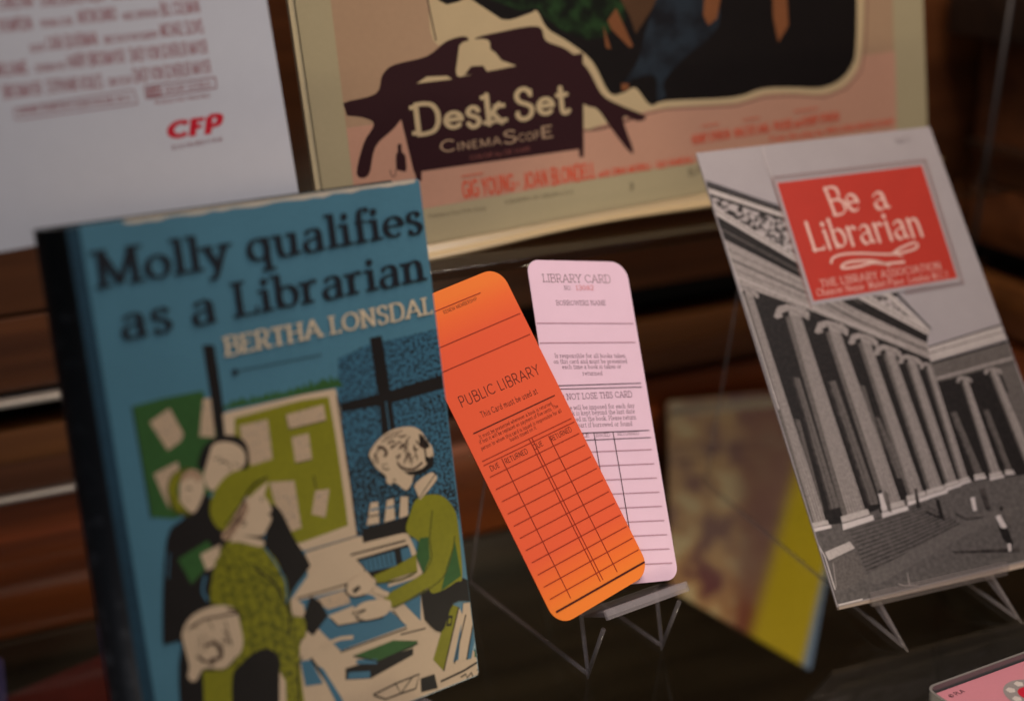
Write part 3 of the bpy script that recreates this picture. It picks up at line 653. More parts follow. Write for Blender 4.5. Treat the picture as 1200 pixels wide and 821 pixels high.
# ---- orange ticket and pink card --------------------------------------------------------------
kc = mid((.008, .621, -.173), (.07, .562, -.306))
pk = Sheet('library_card', kc, 32.5 - 22, 31.8, -12.1, .053, .149, 'pale pink library card standing behind the orange card', 'library card')
PINK = mat('pink_card', (228, 196, 216), .75, .03, 1500, bump=.15)
plate('card', rounded(.053, .149, (.006, .006, .0085, .006)), -.0005, 0, PINK, pk.root)
pi = ink('pink_print', (112, 84, 96), var=.3, scale=2500); pl_ = ink('pink_rule', (170, 128, 142)); pd = ink('dark_rule', (58, 44, 50))
text(pk, 'heading_lettering', [('LIBRARY CARD', 'typewriter', (636.5, 330.5), (716, 331.5), 9.5)], ink('heading_print', (130, 104, 112), var=.3, scale=2500))
text(pk, 'small_lettering', [('NO.', 'typewriter', (661.5, 339.6), (670, 339.8), 5), ('BORROWERS NAME', 'typewriter', (652, 357.5), (710, 357.5), 5.5),
    ('Is responsible for all books taken', 'typewriter', (650.5, 419), (733, 419), 5), ('on this card and must be presented', 'typewriter', (649, 425.8), (735, 425.3), 5),
    ('each time a book is taken or', 'typewriter', (659, 432), (728, 431.4), 5), ('returned', 'typewriter', (683, 439.5), (706, 439.5), 5),
    ('A fine will be imposed for each day', 'typewriter', (655, 480.5), (743.5, 477.4), 5.4), ('a book is kept beyond the last date', 'typewriter', (657, 487), (744, 484), 5.4),
    ('stamped in the book. Please return', 'typewriter', (660, 494), (745.5, 491), 5.4), ('on or part if borrowed or found', 'typewriter', (662, 501), (741, 498.6), 5.4),
    ('TITLE', 'typewriter', (672, 512.6), (690.5, 511.8), 4.2), ('ISSUED', 'typewriter', (698.5, 511.6), (715, 511), 4.2), ('RETURNED', 'typewriter', (724, 510), (749, 509), 4.2)], pi)
text(pk, 'warning_lettering', [('DO NOT LOSE THIS CARD', 'typewriter', (651, 468.8), (741, 465), 7.2)], pi)
text(pk, 'number_lettering', [('13082', 'typewriter', (675, 339.8), (696, 339.9), 5.5)], ink('red_number', (214, 120, 120), var=.3))
rows = [('line', pl_, .8, [(628, 378.5), (742, 379)]), ('line', pl_, .8, [(632, 401.8), (744.5, 401)]),
        ('line', pd, .8, [(642, 452.2), (751, 448.8)]), ('line', pd, .7, [(643, 456.2), (752, 453.3)]),
        ('line', pd, .8, [(655, 508.4), (760.5, 504)]), ('line', pd, .7, [(657, 516.8), (762.5, 512.4)])]
for i in range(9): rows.append(('line', pl_, .8, [(660 + 2.6 * i, 530.6 + 16.7 * i), (763.5 + 3 * i, 526.5 + 16.6 * i)]))
rows += [('line', pd, .9, [(695.6, 506.5), (703, 549.6), (720, 650), (724, 681)]), ('line', pd, .9, [(718, 505.8), (727, 557), (737.6, 621), (749, 679)])]
pk.art('ruled_lines', rows)

oc = mid((-.046, .568, -.176), (.056, .547, -.294))
Ntmp = pk.N; s_ = ((kc + Ntmp * .0040) - EYE).dot(Ntmp) / (oc - EYE).dot(Ntmp)     # pushed back until it leans on the pink card
oc2 = EYE + (oc - EYE) * s_
og = Sheet('library_card', oc2, 32.4 - 22, 31.8, 8.7, .053 * s_, .148 * s_, 'orange public library card leaning in front of the pink card', 'library card')
m = bpy.data.materials.new('orange_card'); m.use_nodes = True; nt = m.node_tree; b = nt.nodes['Principled BSDF']
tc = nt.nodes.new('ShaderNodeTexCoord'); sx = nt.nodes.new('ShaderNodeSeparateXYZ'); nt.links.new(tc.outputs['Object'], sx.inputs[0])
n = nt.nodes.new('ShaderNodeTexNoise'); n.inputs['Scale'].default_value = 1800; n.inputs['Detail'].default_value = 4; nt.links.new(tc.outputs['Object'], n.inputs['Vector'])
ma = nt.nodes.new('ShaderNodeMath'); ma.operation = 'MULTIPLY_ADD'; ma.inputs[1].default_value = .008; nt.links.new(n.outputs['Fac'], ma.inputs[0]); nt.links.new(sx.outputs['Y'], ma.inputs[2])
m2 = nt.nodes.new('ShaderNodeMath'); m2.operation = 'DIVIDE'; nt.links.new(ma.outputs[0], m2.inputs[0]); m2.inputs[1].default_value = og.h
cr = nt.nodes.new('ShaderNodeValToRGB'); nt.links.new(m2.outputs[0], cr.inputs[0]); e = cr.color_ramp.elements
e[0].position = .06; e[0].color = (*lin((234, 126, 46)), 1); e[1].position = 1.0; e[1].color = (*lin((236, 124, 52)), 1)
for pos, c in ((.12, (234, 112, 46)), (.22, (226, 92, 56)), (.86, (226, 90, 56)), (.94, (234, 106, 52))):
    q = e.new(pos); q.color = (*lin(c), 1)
nt.links.new(cr.outputs[0], b.inputs['Base Color']); b.inputs['Roughness'].default_value = .7; b.inputs['Specular IOR Level'].default_value = .25
bp = nt.nodes.new('ShaderNodeBump'); bp.inputs['Strength'].default_value = .2; bp.inputs['Distance'].default_value = .0002; nt.links.new(n.outputs['Fac'], bp.inputs['Height']); nt.links.new(bp.outputs[0], b.inputs['Normal'])
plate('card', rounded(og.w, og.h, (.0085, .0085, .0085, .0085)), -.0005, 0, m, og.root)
ok = ink('ticket_print', (74, 22, 16), var=.25, scale=2500); ol = ink('ticket_rule', (150, 44, 24), var=.2)
text(og, 'heading_lettering', [('PUBLIC LIBRARY', 'futura', (541, 477.5), (634, 437.5), 13)], ok)
text(og, 'small_lettering', [('RENEW MEMBERSHIP', 'futura', (520.5, 368), (559.5, 351.5), 4.2), ('This Card must be used at', 'futura', (565, 489.5), (630.5, 460.5), 7.5),
    ('It must be presented whenever a book is returned,', 'futura', (562.5, 514), (648, 473.5), 4.8), ('if lost it will be replaced on payment of five cents. The', 'futura', (562.5, 520.5), (654.5, 477), 4.8),
    ('person to whom this card is issued is responsible for all', 'futura', (564.5, 527.5), (658.5, 482.5), 4.8), ('books issued on it.', 'futura', (598.5, 517.5), (629.6, 502), 4.8)], ok)
text(og, 'column_lettering', [('DUE', 'futura', (575.6, 552), (586, 546.8), 6.2), ('RETURNED', 'futura', (593, 543.5), (619, 530.6), 6.2),
    ('DUE', 'futura', (626.3, 527), (637, 521.5), 6.2), ('RETURNED', 'futura', (646.7, 517), (670.5, 505), 6.2)], ok)
lp = lambda a, b_, t: (a[0] + (b_[0] - a[0]) * t, a[1] + (b_[1] - a[1]) * t)
TLp, TRp, BLp, BRp = (564.8, 540.5), (669.5, 490), (651.5, 717), (755.3, 658)
rr = [('line', ol, .9, [(507, 366), (563, 343)]), ('line', ol, .9, [(490, 418), (609.5, 367)]), ('line', ol, .9, [(500, 444), (621, 391.5)]),
      ('line', ok, 1.1, [(554.5, 508), (650, 463)]), ('line', ol, .8, [TLp, TRp]), ('line', ol, .8, [(566.5, 545.5), (673, 494)])]
for i in range(11):
    t = (18.5 + 14.3 * i) / (717 - 540.5); rr.append(('line', ol, .85, [lp(TLp, BLp, t), lp(TRp, BRp, t)]))
rr.append(('line', ok, 2.0, [BLp, BRp]))
for f in (.19, .525, .555, .715):
    rr.append(('line', ol, .85, [lp(lp(TLp, TRp, f), lp(BLp, BRp, f), .035 if f in (.19, .715) else 0), lp(lp(TLp, TRp, f), lp(BLp, BRp, f), .97)]))
og.art('ruled_lines', rr)

# ---- the pamphlet ---------------------------------------------------------------------------
pm = Sheet('pamphlet', mid((.095, .699, -.143), (.274, .619, -.329)), 21.2 - 22, 36.7, -.6, .14, .230,
           'grey pamphlet with a red label over a photograph of stone columns', 'pamphlet')
GREYP = mat('pamphlet_grey', (160, 154, 158), .42, .07, 700, coat=.12, bump=.2)
plate('pages', [(-.0690, -.0012), (.0694, -.0030), (.0694, .2290), (-.0690, .2290)], -.0026, -.0007, mat('pamphlet_pages', (170, 152, 140), .8, .1, 900), pm.root)
ol_ = [(-.07, 0), (.07, 0), (.0703, .08), (.0700, .16), (.07, .23), (-.07, .2299), (-.0701, .12)]
plate('cover', ol_, -.0005, 0, GREYP, pm.root)
K = speckle('photo_black', (20, 17, 17), (36, 31, 31), 500, .4, .7); K2 = speckle('photo_dark', (34, 30, 30), (70, 64, 63), 260, .4, .66)
GD = speckle('photo_ground', (78, 74, 73), (96, 91, 90), 500, .38, .64); L1 = speckle('photo_light', (180, 172, 170), (160, 152, 150), 700, .45, .7)
L2 = speckle('photo_stone', (152, 144, 142), (128, 121, 119), 800, .4, .66); MG = speckle('photo_mid', (100, 94, 92), (80, 75, 73), 700, .4, .66); WH = ink('photo_white', (196, 188, 188), var=.2)
SCU = speckle('photo_carving', (40, 36, 36), (168, 160, 160), 330, .44, .56)
D1 = lambda x, y: (820 + x / 5.472, 200 + y / 5.472); D2 = lambda x, y: (860 + x / 4.105, 330 + y / 4.105); D3 = lambda x, y: (1000 + x / 4.105, 330 + y / 4.105); D4 = lambda x, y: (930 + x / 4.104, 520 + y / 4.104)
pm.art('printed_ground', [(GD, [(950, 600), (1000, 590), (1100, 560), (1200, 540), (1275, 530), (1275, 650), (975, 720)])]
    + [('line', K2, .9 + .05 * i, [D4(260 + 8 * i, 400 + 19 * i), D4(450 + 12 * i, 345 + 15 * i), D4(640 + 16 * i, 290 + 9 * i)]) for i in range(12)]
    + [(K2, [D4(480, 610), D4(600, 535), D4(610, 550), D4(520, 615)]), (speckle('photo_path', (90, 85, 84), (102, 97, 95), 500, .4, .64), [D4(330, 640), D4(900, 330), D4(1100, 300), D4(860, 420), D4(400, 680)]),
       (L1, [D4(150, 520), D4(270, 468), D4(295, 500), D4(170, 560)]), (MG, [D4(180, 560), D4(300, 515), D4(350, 640), D4(250, 700), D4(200, 690)]),
       ('line', WH, 1.2, [D4(110, 470), D4(150, 540), D4(200, 700)]), ('line', L2, 1, [D4(190, 570), D4(205, 690)]), (K2, [D4(760, 515), D4(1090, 500), D4(1090, 520), D4(780, 526)]),
       (GD, [D4(200, 720), D4(720, 600), D4(1100, 560), D4(1300, 500), D4(1300, 620), D4(210, 790)])])
pm.art('printed_colonnade', [
    (K, [(862, 336), (884, 336), (957, 362), (1060, 404), (1088, 416), (1098, 445), (1190, 420), (1240, 500), (1275, 545), (1200, 556), (1130, 565), (1075, 580), (1035, 594), (990, 612), (950, 618), (930, 560)]),
    (MG, [(1170, 430), (1190, 424), (1275, 540), (1225, 552), (1190, 480)]), (K2, [D3(690, 520), D3(790, 540), D3(860, 700), D3(800, 760)]), (MG, [D3(740, 540), D3(770, 520), D3(830, 600), D3(830, 760)]),
])
cols = []
def column(t0, t1, b0, b1, m1, flutes, cap=True, basew=True):
    """one fluted column of the printed photograph"""
    its = [(m1, [t0, t1, b1, b0])]
    for i in range(flutes):
        f = (i + .7) / (flutes + .3); its.append(('line', MG if m1 is not MG else K2, .8, [lp(t0, t1, f), lp(b0, b1, f)]))
    its.append((MG if m1 is not MG else K2, [t0, lp(t0, t1, .3), lp(b0, b1, .22), b0]))
    ww = t1[0] - t0[0]
    if cap:
        its += [(L2, [(t0[0] - ww * .75, t0[1] + 1), (t0[0] - ww * .5, t0[1] - ww * .6), (t0[0] + ww * .1, t0[1] - ww * .75), (t1[0] + ww * .15, t1[1] - ww * .5), (t1[0] + ww * .6, t1[1] - ww * .1), (t1[0] + ww * .55, t1[1] + ww * .35), (t1[0] + ww * .1, t1[1] + ww * .1), t0, (t0[0] - ww * .5, t0[1] + ww * .2)]),
                (K, [(t0[0] - ww * .25, t0[1] - ww * .15), (t0[0] + ww * .2, t0[1] - ww * .35), (t0[0] + ww * .3, t0[1] + ww * .02), (t0[0] - ww * .1, t0[1] + ww * .12)]),
                ('line', MG, .8, [(t0[0] + ww * .4, t0[1] - ww * .4), (t1[0] + ww * .3, t1[1] + ww * .1)])]
    if basew:
        bw_ = b1[0] - b0[0]
        its += [(L1, [(b0[0] - bw_ * .12, b0[1] - 1), (b1[0] + bw_ * .10, b1[1] - 2), (b1[0] + bw_ * .2, b1[1] + bw_ * .18), (b0[0] - bw_ * .05, b0[1] + bw_ * .26)]),
                (WH, [(b0[0] - bw_ * .05, b0[1] + bw_ * .30), (b1[0] + bw_ * .32, b1[1] + bw_ * .2), (b1[0] + bw_ * .40, b1[1] + bw_ * .42), (b0[0] + bw_ * .0, b0[1] + bw_ * .58)])]
    return its
inner = [((928, 441), (937, 443), (972, 597), (984, 594)), ((969, 447), (979, 446), (1018, 592), (1030, 590)), ((1006, 450), (1013, 452), (1040, 575), (1050, 572)), ((930, 490), (937, 492), (958, 590), (966, 600)), ((1024, 487), (1031, 490), (1050, 560), (1060, 560))]
for a in inner: cols += column(*a, MG, 1, False, False)
for a in [((870, 344), (882, 346), (951, 614), (968, 611), L2, 5), ((920, 370), (938, 369), (988, 606), (1014, 598), L2, 8), ((967, 388), (984, 388), (1034, 594), (1056, 588), L2, 6),
          ((1005, 401), (1020, 402), (1064, 582), (1082, 577), L2, 5), ((1034, 414), (1048, 415), (1087, 575), (1104, 570), L2, 4), ((1061, 424), (1073, 425), (1108, 568), (1121, 564), L2, 3), ((1084, 431), (1093, 432), (1124, 563), (1134, 560), L2, 2),
          ((1112, 484), (1120, 482), (1142, 557), (1152, 556), MG, 1, False), ((1126, 447), (1134, 446), (1160, 556), (1172, 554), L2, 1), ((1150, 480), (1158, 480), (1178, 552), (1186, 552), MG, 1, False), ((1159, 437), (1168, 436), (1204, 552), (1216, 549), L2, 1)]:
    cols += column(*a)
pm.art('printed_columns', cols)
pm.art('printed_pediment', [
    (SCU, [(826, 224), (930, 254), (1035, 335), (1090, 388), (1000, 350), (936, 308), (832, 246)]),
    (L2, [(858, 334), (853, 303), (846, 279), (942, 326), (1000, 359), (1086, 402), (1089, 421), (1060, 409), (957, 367), (884, 341), (866, 334)]),
    ('line', K2, 1.8, [(853, 303), (948, 345), (1010, 378), (1087, 411)]), ('line', MG, 1, [(850, 292), (946, 336), (1000, 365)]), ('line', L1, 1.6, [(857, 322), (950, 360), (1060, 405)]), ('line', MG, 1, [(856, 314), (950, 353), (1060, 400)]),
    (K, [(834, 250), (937, 310), (1000, 347), (1087, 393), (1086, 402), (1000, 361), (942, 328), (845, 279)]), ('line', MG, 1.4, [(840, 266), (940, 320), (1010, 356)]),
    (L1, [(830, 238), (937, 303), (1010, 342), (1090, 386), (1087, 393), (1000, 347), (937, 310), (833, 249)]), ('line', MG, 1, [(832, 243), (937, 306), (1010, 346), (1088, 390)]),
    (K, [(823, 213), (870, 229), (922, 247), (1040, 334), (1052, 345), (1046, 349), (926, 262), (828, 229)]),
    (L1, [(825, 219), (920, 251), (1030, 332), (1088, 385), (1082, 386), (1024, 336), (922, 257), (828, 226)]), ('line', MG, .8, [(824, 217), (922, 250), (1040, 336), (1089, 383)]),
    ('line', K, 1.2, [(823, 211), (922, 245), (1042, 334), (1091, 386)]),
    (L1, [(1087, 408), (1172, 382), (1178, 398), (1090, 424)]), ('line', K2, 1.4, [(1087, 407), (1174, 380)]), ('line', MG, 1, [(1088, 414), (1175, 389)]),
    (MG, [(1090, 425), (1180, 399), (1189, 424), (1098, 448)]), ('line', K, 2, [(1091, 426), (1181, 400)]), ('line', L2, 3, [(1097, 444), (1188, 419)]),
], label='printed stone pediment and cornice')
for its in (
    [(WH, [D4(405, 240), D4(420, 225), D4(450, 320), D4(425, 325)]), (K, [D4(408, 222), D4(424, 222), D4(420, 240), D4(408, 240)]), (K, [D4(402, 262), D4(412, 330), D4(425, 330)]), (MG, [D4(432, 220), D4(455, 240), D4(470, 330), D4(450, 320)])],
    [(K2, [D4(578, 215), D4(590, 215), D4(608, 305), D4(590, 308)]), (K, [D4(680, 265), D4(700, 270), D4(722, 358), D4(705, 355)]), ('line', K, 1.2, [D4(635, 325), D4(680, 345), D4(725, 360)])],
    [(WH, [D4(848, 260), D4(868, 255), D4(880, 320), D4(862, 325)]), ('line', K2, 1.2, [D4(780, 335), D4(830, 362), D4(910, 350)]), (K2, [D4(890, 215), D4(915, 215), D4(945, 310), D4(925, 320)])],
    [(WH, [D4(968, 350), D4(990, 340), D4(1025, 400), D4(1000, 412)]), (K, [D4(985, 400), D4(1030, 410), D4(1055, 480), D4(1035, 500), D4(1000, 440)]), (MG, [D4(1010, 310), D4(1040, 330), D4(1050, 400), D4(1025, 395)]), (K2, [D4(990, 300), D4(1003, 300), D4(1003, 320), D4(990, 320)]), (WH, [D4(1025, 480), D4(1042, 478), D4(1045, 515), D4(1032, 518)])]): pm.art('printed_person', its)
pm.art('printed_inscription', [('line', L2, 1.2, [D4(500, 672), D4(530, 682), D4(595, 680)]), ('line', L2, 1.6, [D4(545, 620), D4(555, 680)])])
lr = ink('label_rule', (132, 96, 92)); RED = ink('label_red', (176, 50, 38), var=.06, rough=.5); lw = ink('label_white', (214, 178, 168), var=.06)
pm.art('label', [(GREYP, [(905, 211), (1083, 189), (1127, 331), (950, 358)]), ('line', lr, .9, [(903.5, 208.5), (1084, 187.5)]), ('line', lr, .9, [(903.5, 208.5), (950, 362)]), ('line', lr, .9, [(1084, 187.5), (1129, 333), (1060, 344)]),
    ('line', lr, .7, [(906, 212), (1082.5, 190.5)]), ('line', lr, .7, [(906, 212), (950, 356)]), ('line', lr, .7, [(1082.5, 190.5), (1125.5, 330), (1060, 340)]),
    (RED, [(910, 215), (1079.7, 194.2), (1121.4, 326), (953, 353)])], label='red rectangular label with white script')
D5 = lambda x, y: (900 + x / 4.5625, 180 + y / 4.5625)
text(pm, 'title_lettering', [('Be', 'quill', (975.5, 253), (1009, 246.5), 33, .0), ('a', 'quill', (1026, 246.5), (1043, 243.5), 31, .0), ('Librarian', 'quill', (951.5, 294.5), (1083.5, 276), 34, .0)], lw)
pm.art('flourish', [('line', lw, 2.6, [D5(335, 590), D5(345, 560), D5(400, 540), D5(500, 535), D5(650, 540), D5(740, 525), D5(790, 505), D5(795, 485), D5(770, 480), D5(700, 510), D5(660, 540)]),
    ('line', lw, 1.4, [D5(700, 512), D5(680, 540), D5(720, 550)]),
    ('line', lw, 2.8, [D5(650, 600), D5(560, 575), D5(440, 580), D5(395, 600), D5(400, 615), D5(480, 605), D5(560, 585), D5(620, 590), D5(730, 580)])], smooth=True)
text(pm, 'address_lettering', [('THE LIBRARY ASSOCIATION', 'roman', (962, 337), (1103, 315.5), 9), ('Chaucer House  Malet Place  London W.C.1', 'roman', (957.5, 347.5), (1111, 325.5), 8.5, .15)], lw)
text(pm, 'pencil_note', [('Ref 2', 'futura', (1050, 168), (1066, 166), 6)], ink('pencil', (140, 132, 136), var=.2))
for c, wd, q in ((ink('crease_light', (196, 188, 190)), .9, [(893, 172), (897, 195), (906, 212)]), (WH, 1.2, [(822, 203), (868, 341), (912, 480)]), (WH, 1.6, [(953, 620), (975, 690), (981, 709), (1010, 702)])): pm.art('crease', [('line', c, wd, q)])

# ---- film card on the raised shelf ------------------------------------------------------------
lb = Sheet('film_card', mid((-.105, .689, .095), (.243, .804, -.169)), 22.1 - 22, 5.3, 2.2, .355, .280,
           'cream and pink film card with a maroon desk and Desk Set lettering', 'lobby card')
BEI = mat('card_cream', (184, 172, 138), .5, .05, 400, coat=.1); 
plate('card', rounded(.355, .28, (.001,) * 4, 2), -.0009, 0, BEI, lb.root)
plate('backing_board', [(-.1805, -.0015), (.1785, -.0015), (.1785, .2805), (-.1805, .2805)], -.0055, -.0012, mat('board_edge', (212, 196, 158), .6, .08, 300), lb.root)
PKB = ink('poster_pink', (204, 156, 132), var=.05, scale=300); PKT = ink('poster_tan', (184, 152, 122), var=.06, scale=300); MAR = ink('poster_maroon', (50, 20, 26), var=.12, scale=400); CRM = ink('poster_cream', (206, 184, 144), var=.05)
REDL = ink('poster_red', (226, 84, 52), var=.12); DK = ink('poster_black', (18, 13, 13), var=.3, scale=200); GRN = speckle('poster_green', (16, 22, 14), (38, 66, 34), 120, .42, .66); GOWN = speckle('poster_slate', (40, 50, 60), (24, 26, 32), 60, .42, .62); SKN = ink('poster_tan_skin', (132, 82, 50), var=.2); BRN = ink('poster_brown', (84, 58, 38), var=.2); SHD = ink('poster_mauve', (140, 104, 88))
out = [(588, 23), (620, 16), (629.5, 13), (641.6, 33.5), (667, 49.6), (694, 72), (714, 108.6), (731, 108.6), (745, 103), (762, 123), (782, 118), (859, 114), (893, 104), (927, 102.5), (961, 103), (984, 94), (998, 77), (1003, 55), (1004, -10), (1002, -120), (1000, -230), (700, -240), (480, -220), (492, -100), (513, 0), (560, -4)]
lb.art('printed_lit_ground', [
    (PKT, [(360, -260), (1040, -260), (1046, -10), (1051, 152), (730, 204), (419, 258), (386, -10)]),
    (PKB, [(406, 150), (700, 110), (1049, 60), (1051, 152), (730, 204), (419, 258)]),  # change from tan to pink is partly warm light painted in
    ('line', SHD, 2.0, [(686, 152), (712, 148), (748, 136), (780, 128), (862, 124), (896, 114), (930, 112), (966, 114), (992, 104), (1009, 84), (1014, 55), (1016, -10)]),
])
oc_ = [(683, 150), (700, 148), (745, 134), (770, 128), (800, 125), (861, 121), (896, 111), (928, 109.5), (964, 110.5), (989, 101), (1005, 81), (1010, 56), (1013, -10), (1012, -120), (1010, -242), (700, -252), (468, -232), (480, -100), (500, -10), (508, 48), (540, 60), (640, 120)]
lb.art('printed_outline', [(CRM, oc_), ('line', MAR, 1.6, [(498, -20), (503, 10), (511, 48)]), ('line', MAR, 1.2, [(684, 153), (706, 151), (752, 136)])], smooth=True)
lb.art('printed_scene', [(DK, out), (GRN, [(560, -6), (640, -50), (740, -40), (735, 20), (700, 45), (668, 40), (640, 22), (629, 10), (600, 12)]),
    (BRN, [(722, -10), (775, -10), (762, 14), (745, 40), (738, 20)]), (SKN, [(722, 10), (742, 54), (738, 56), (716, 34), (712, 24)]), (SKN, [(707, 30), (716, 58), (710, 56)]),
    (GOWN, [(775, -20), (830, -20), (842, 30), (800, 70), (778, 96), (780, 112), (770, 118), (768, 90), (745, 92), (736, 98), (732, 96), (748, 70), (758, 30)]),
    (SKN, [(826, -10), (846, -10), (840, 22), (830, 30), (824, 18)]), (SKN, [(728, 98), (737, 98), (736, 106), (728, 106)]), (SKN, [(905, -8), (922, -8), (924, 30), (912, 50), (906, 20)])],
    label='dark printed scene with slate blue and green areas', smooth=True)
lb.art('printed_desk', [
    # a plain stand-in for the poster's figures: soft maroon shapes leaning over a desk, tapering to both sides
    (MAR, [(402, 121), (440, 110), (448, 88), (462, 76), (500, 66), (524, 48), (548, 44), (545, 66), (541, 92), (520, 100), (487, 120), (462, 150), (440, 172), (432, 205), (418, 204), (426, 168), (438, 146), (426, 138), (402, 134)]),
    (MAR, [(556, 46), (584, 38), (630, 31), (640, 48), (664, 58), (688, 80), (705, 110), (724, 122), (756, 136), (748, 142), (730, 138), (742, 176), (736, 176), (716, 150), (700, 128), (684, 122), (640, 92), (600, 82), (575, 56)]),
    (CRM, [(538, 54), (548, 48), (572, 47), (578, 66), (610, 80), (600, 90), (540, 92), (536, 70)]),
    (MAR, [(484, 101), (683, 62), (684, 174), (485, 202), (466, 123)]), (MAR, [(485, 198), (494, 198), (494, 212), (488, 212)]), (MAR, [(678, 170), (684, 170), (684, 184), (679, 184)]),
    (CRM, [(488, 98), (500, 90), (524, 89), (530, 93)]), (MAR, [(544, 88), (552, 78), (566, 77), (572, 86)]),
    (MAR, [(465, 199), (464, 182), (466, 178), (466, 170), (470, 169), (471, 178), (475, 183), (476, 199), (472, 201)]),
    ('line', MAR, .9, [(457, 199), (459, 206), (463, 206), (464, 198)])], label='plain maroon desk shape with a small bottle', smooth=True)
text(lb, 'title_lettering', [('Desk', 'slab', (486.5, 158.5), (591, 143), 35), ('Set', 'slab', (605, 141), (667, 131.5), 35)], CRM)
text(lb, 'format_lettering', [('C', 'wide', (516, 179), (534, 177), 14.5), ('INEMA', 'wide', (536, 176.5), (588, 169), 9.5), ('S', 'wide', (590, 168.6), (606, 166.6), 14.5), ('COP', 'wide', (608, 166.2), (632, 163), 9.5), ('E', 'wide', (634, 163), (649, 160.6), 14.5)], ink('format_print', (190, 160, 130)))
text(lb, 'colour_lettering', [('COLOR by DE LUXE', 'futura_bold', (551, 187.5), (621.5, 176.6), 5)], ink('dull_pink', (140, 84, 76)))
text(lb, 'cast_lettering', [('GIG YOUNG', 'gothic', (543, 233), (603, 223.5), 21), ('·', 'gothic', (606, 223), (609, 222.5), 18), ('JOAN BLONDELL', 'gothic', (614, 221.5), (698, 208.5), 19), ('with DINA MERRILL · SUE RANDALL', 'gothic', (702, 208), (814, 190.5), 8)], REDL)
text(lb, 'credit_lettering', [('HENRY EPHRON · WALTER LANG · PHOEBE and HENRY EPHRON', 'gothic', (811, 169.5), (983, 141.5), 11), ('From the play by WILLIAM MARCHANT', 'gothic', (902, 166), (1048, 145.5), 6.5)], REDL)
text(lb, 'copyright_lettering', [('Century-Fox Film Corp.', 'futura', (503, 254.6), (570.5, 245), 4)], ink('copyright_print', (96, 88, 74)))
text(lb, 'origin_lettering', [('COUNTRY OF ORIGIN U.S.A.', 'futura', (591.6, 238.6), (673, 226), 4)], ink('copyright_print', (96, 88, 74)))
text(lb, 'number_lettering', [('3', 'futura_bold', (737.5, 222), (742, 221.4), 7)], ink('copyright_print', (96, 88, 74)))
text(lb, 'pencil_note', [('57', 'futura', (806, 206), (820, 204), 8)], ink('copyright_print', (96, 88, 74)))
for q in ([(540, 206.8), (566, 202.6)], [(822, 148), (842, 145)], [(870, 141), (890, 138)], [(930, 131), (958, 127)]): lb.art('printed_rule', [('line', REDL, .9, q)])
# clear holder under the card with a rolled lower lip
vs, fs = [], []
prof = [(-.0010, .0012), (-.0046, .0008), (-.0066, .0036), (-.0072, .0075), (-.0098, .0078), (-.0090, .0020), (-.0060, -.0028), (.0, -.0036)]
NX = 24
for i in range(NX + 1):
    x = -.182 + i * .364 / NX; k = .62 + .16 * math.sin(i * .5)
    for (a_, b_) in prof: vs.append((x, a_ * k, b_))
npf = len(prof)
for i in range(NX):
    for j in range(npf): fs.append((i * npf + j, i * npf + (j + 1) % npf, (i + 1) * npf + (j + 1) % npf, (i + 1) * npf + j))
fs.append(tuple(range(npf))[::-1]); fs.append(tuple(range(NX * npf, NX * npf + npf)))
lip = mesh_obj('sleeve_lip', vs, fs, mat('clear_sleeve', (176, 156, 120), .3, .03, 300, coat=.6), lb.root)
for p in lip.data.polygons: p.use_smooth = True

# ---- white film poster at the left -------------------------------------------------------------
c0 = EYE + ray(330, 106) * .545
ps_yaw, ps_lean = 12, 10
PW, PH = .24, .20
A = Matrix.Rotation(R(ps_yaw), 3, 'Z') @ Matrix.Rotation(R(-ps_lean), 3, 'X') @ Matrix(((1, 0, 0), (0, 0, -1), (0, 1, 0)))
bot = EYE + ray(25, 291) * 1.0
nn = A.col[2]; tt = (c0 - EYE).dot(nn) / (bot - EYE).dot(nn); bp_ = EYE + (bot - EYE) * tt
lowv = (bp_ - c0).dot(A.col[1])
cc = c0 + A.col[0] * (-PW / 2) + A.col[1] * (lowv + PH / 2)
cf = Sheet('film_poster', cc, ps_yaw, ps_lean, 0, PW, PH, 'white film poster with blurred dull red credits and a red logo', 'poster')
WHT = mat('poster_white', (196, 199, 208), .38, .03, 150, coat=.3)
plate('sheet', [(-PW / 2, 0), (PW / 2, 0), (PW / 2, PH), (-PW / 2, PH)], -.0006, 0, WHT, cf.root)
plate('backing_board', [(-PW / 2 + .0008, .0008), (PW / 2 - .0008, .0008), (PW / 2 - .0008, PH), (-PW / 2 + .0008, PH)], -.003, -.0008, mat('white_board', (190, 186, 182), .7, .05, 200), cf.root)
CR = ink('credit_red', (140, 70, 74), var=.15)
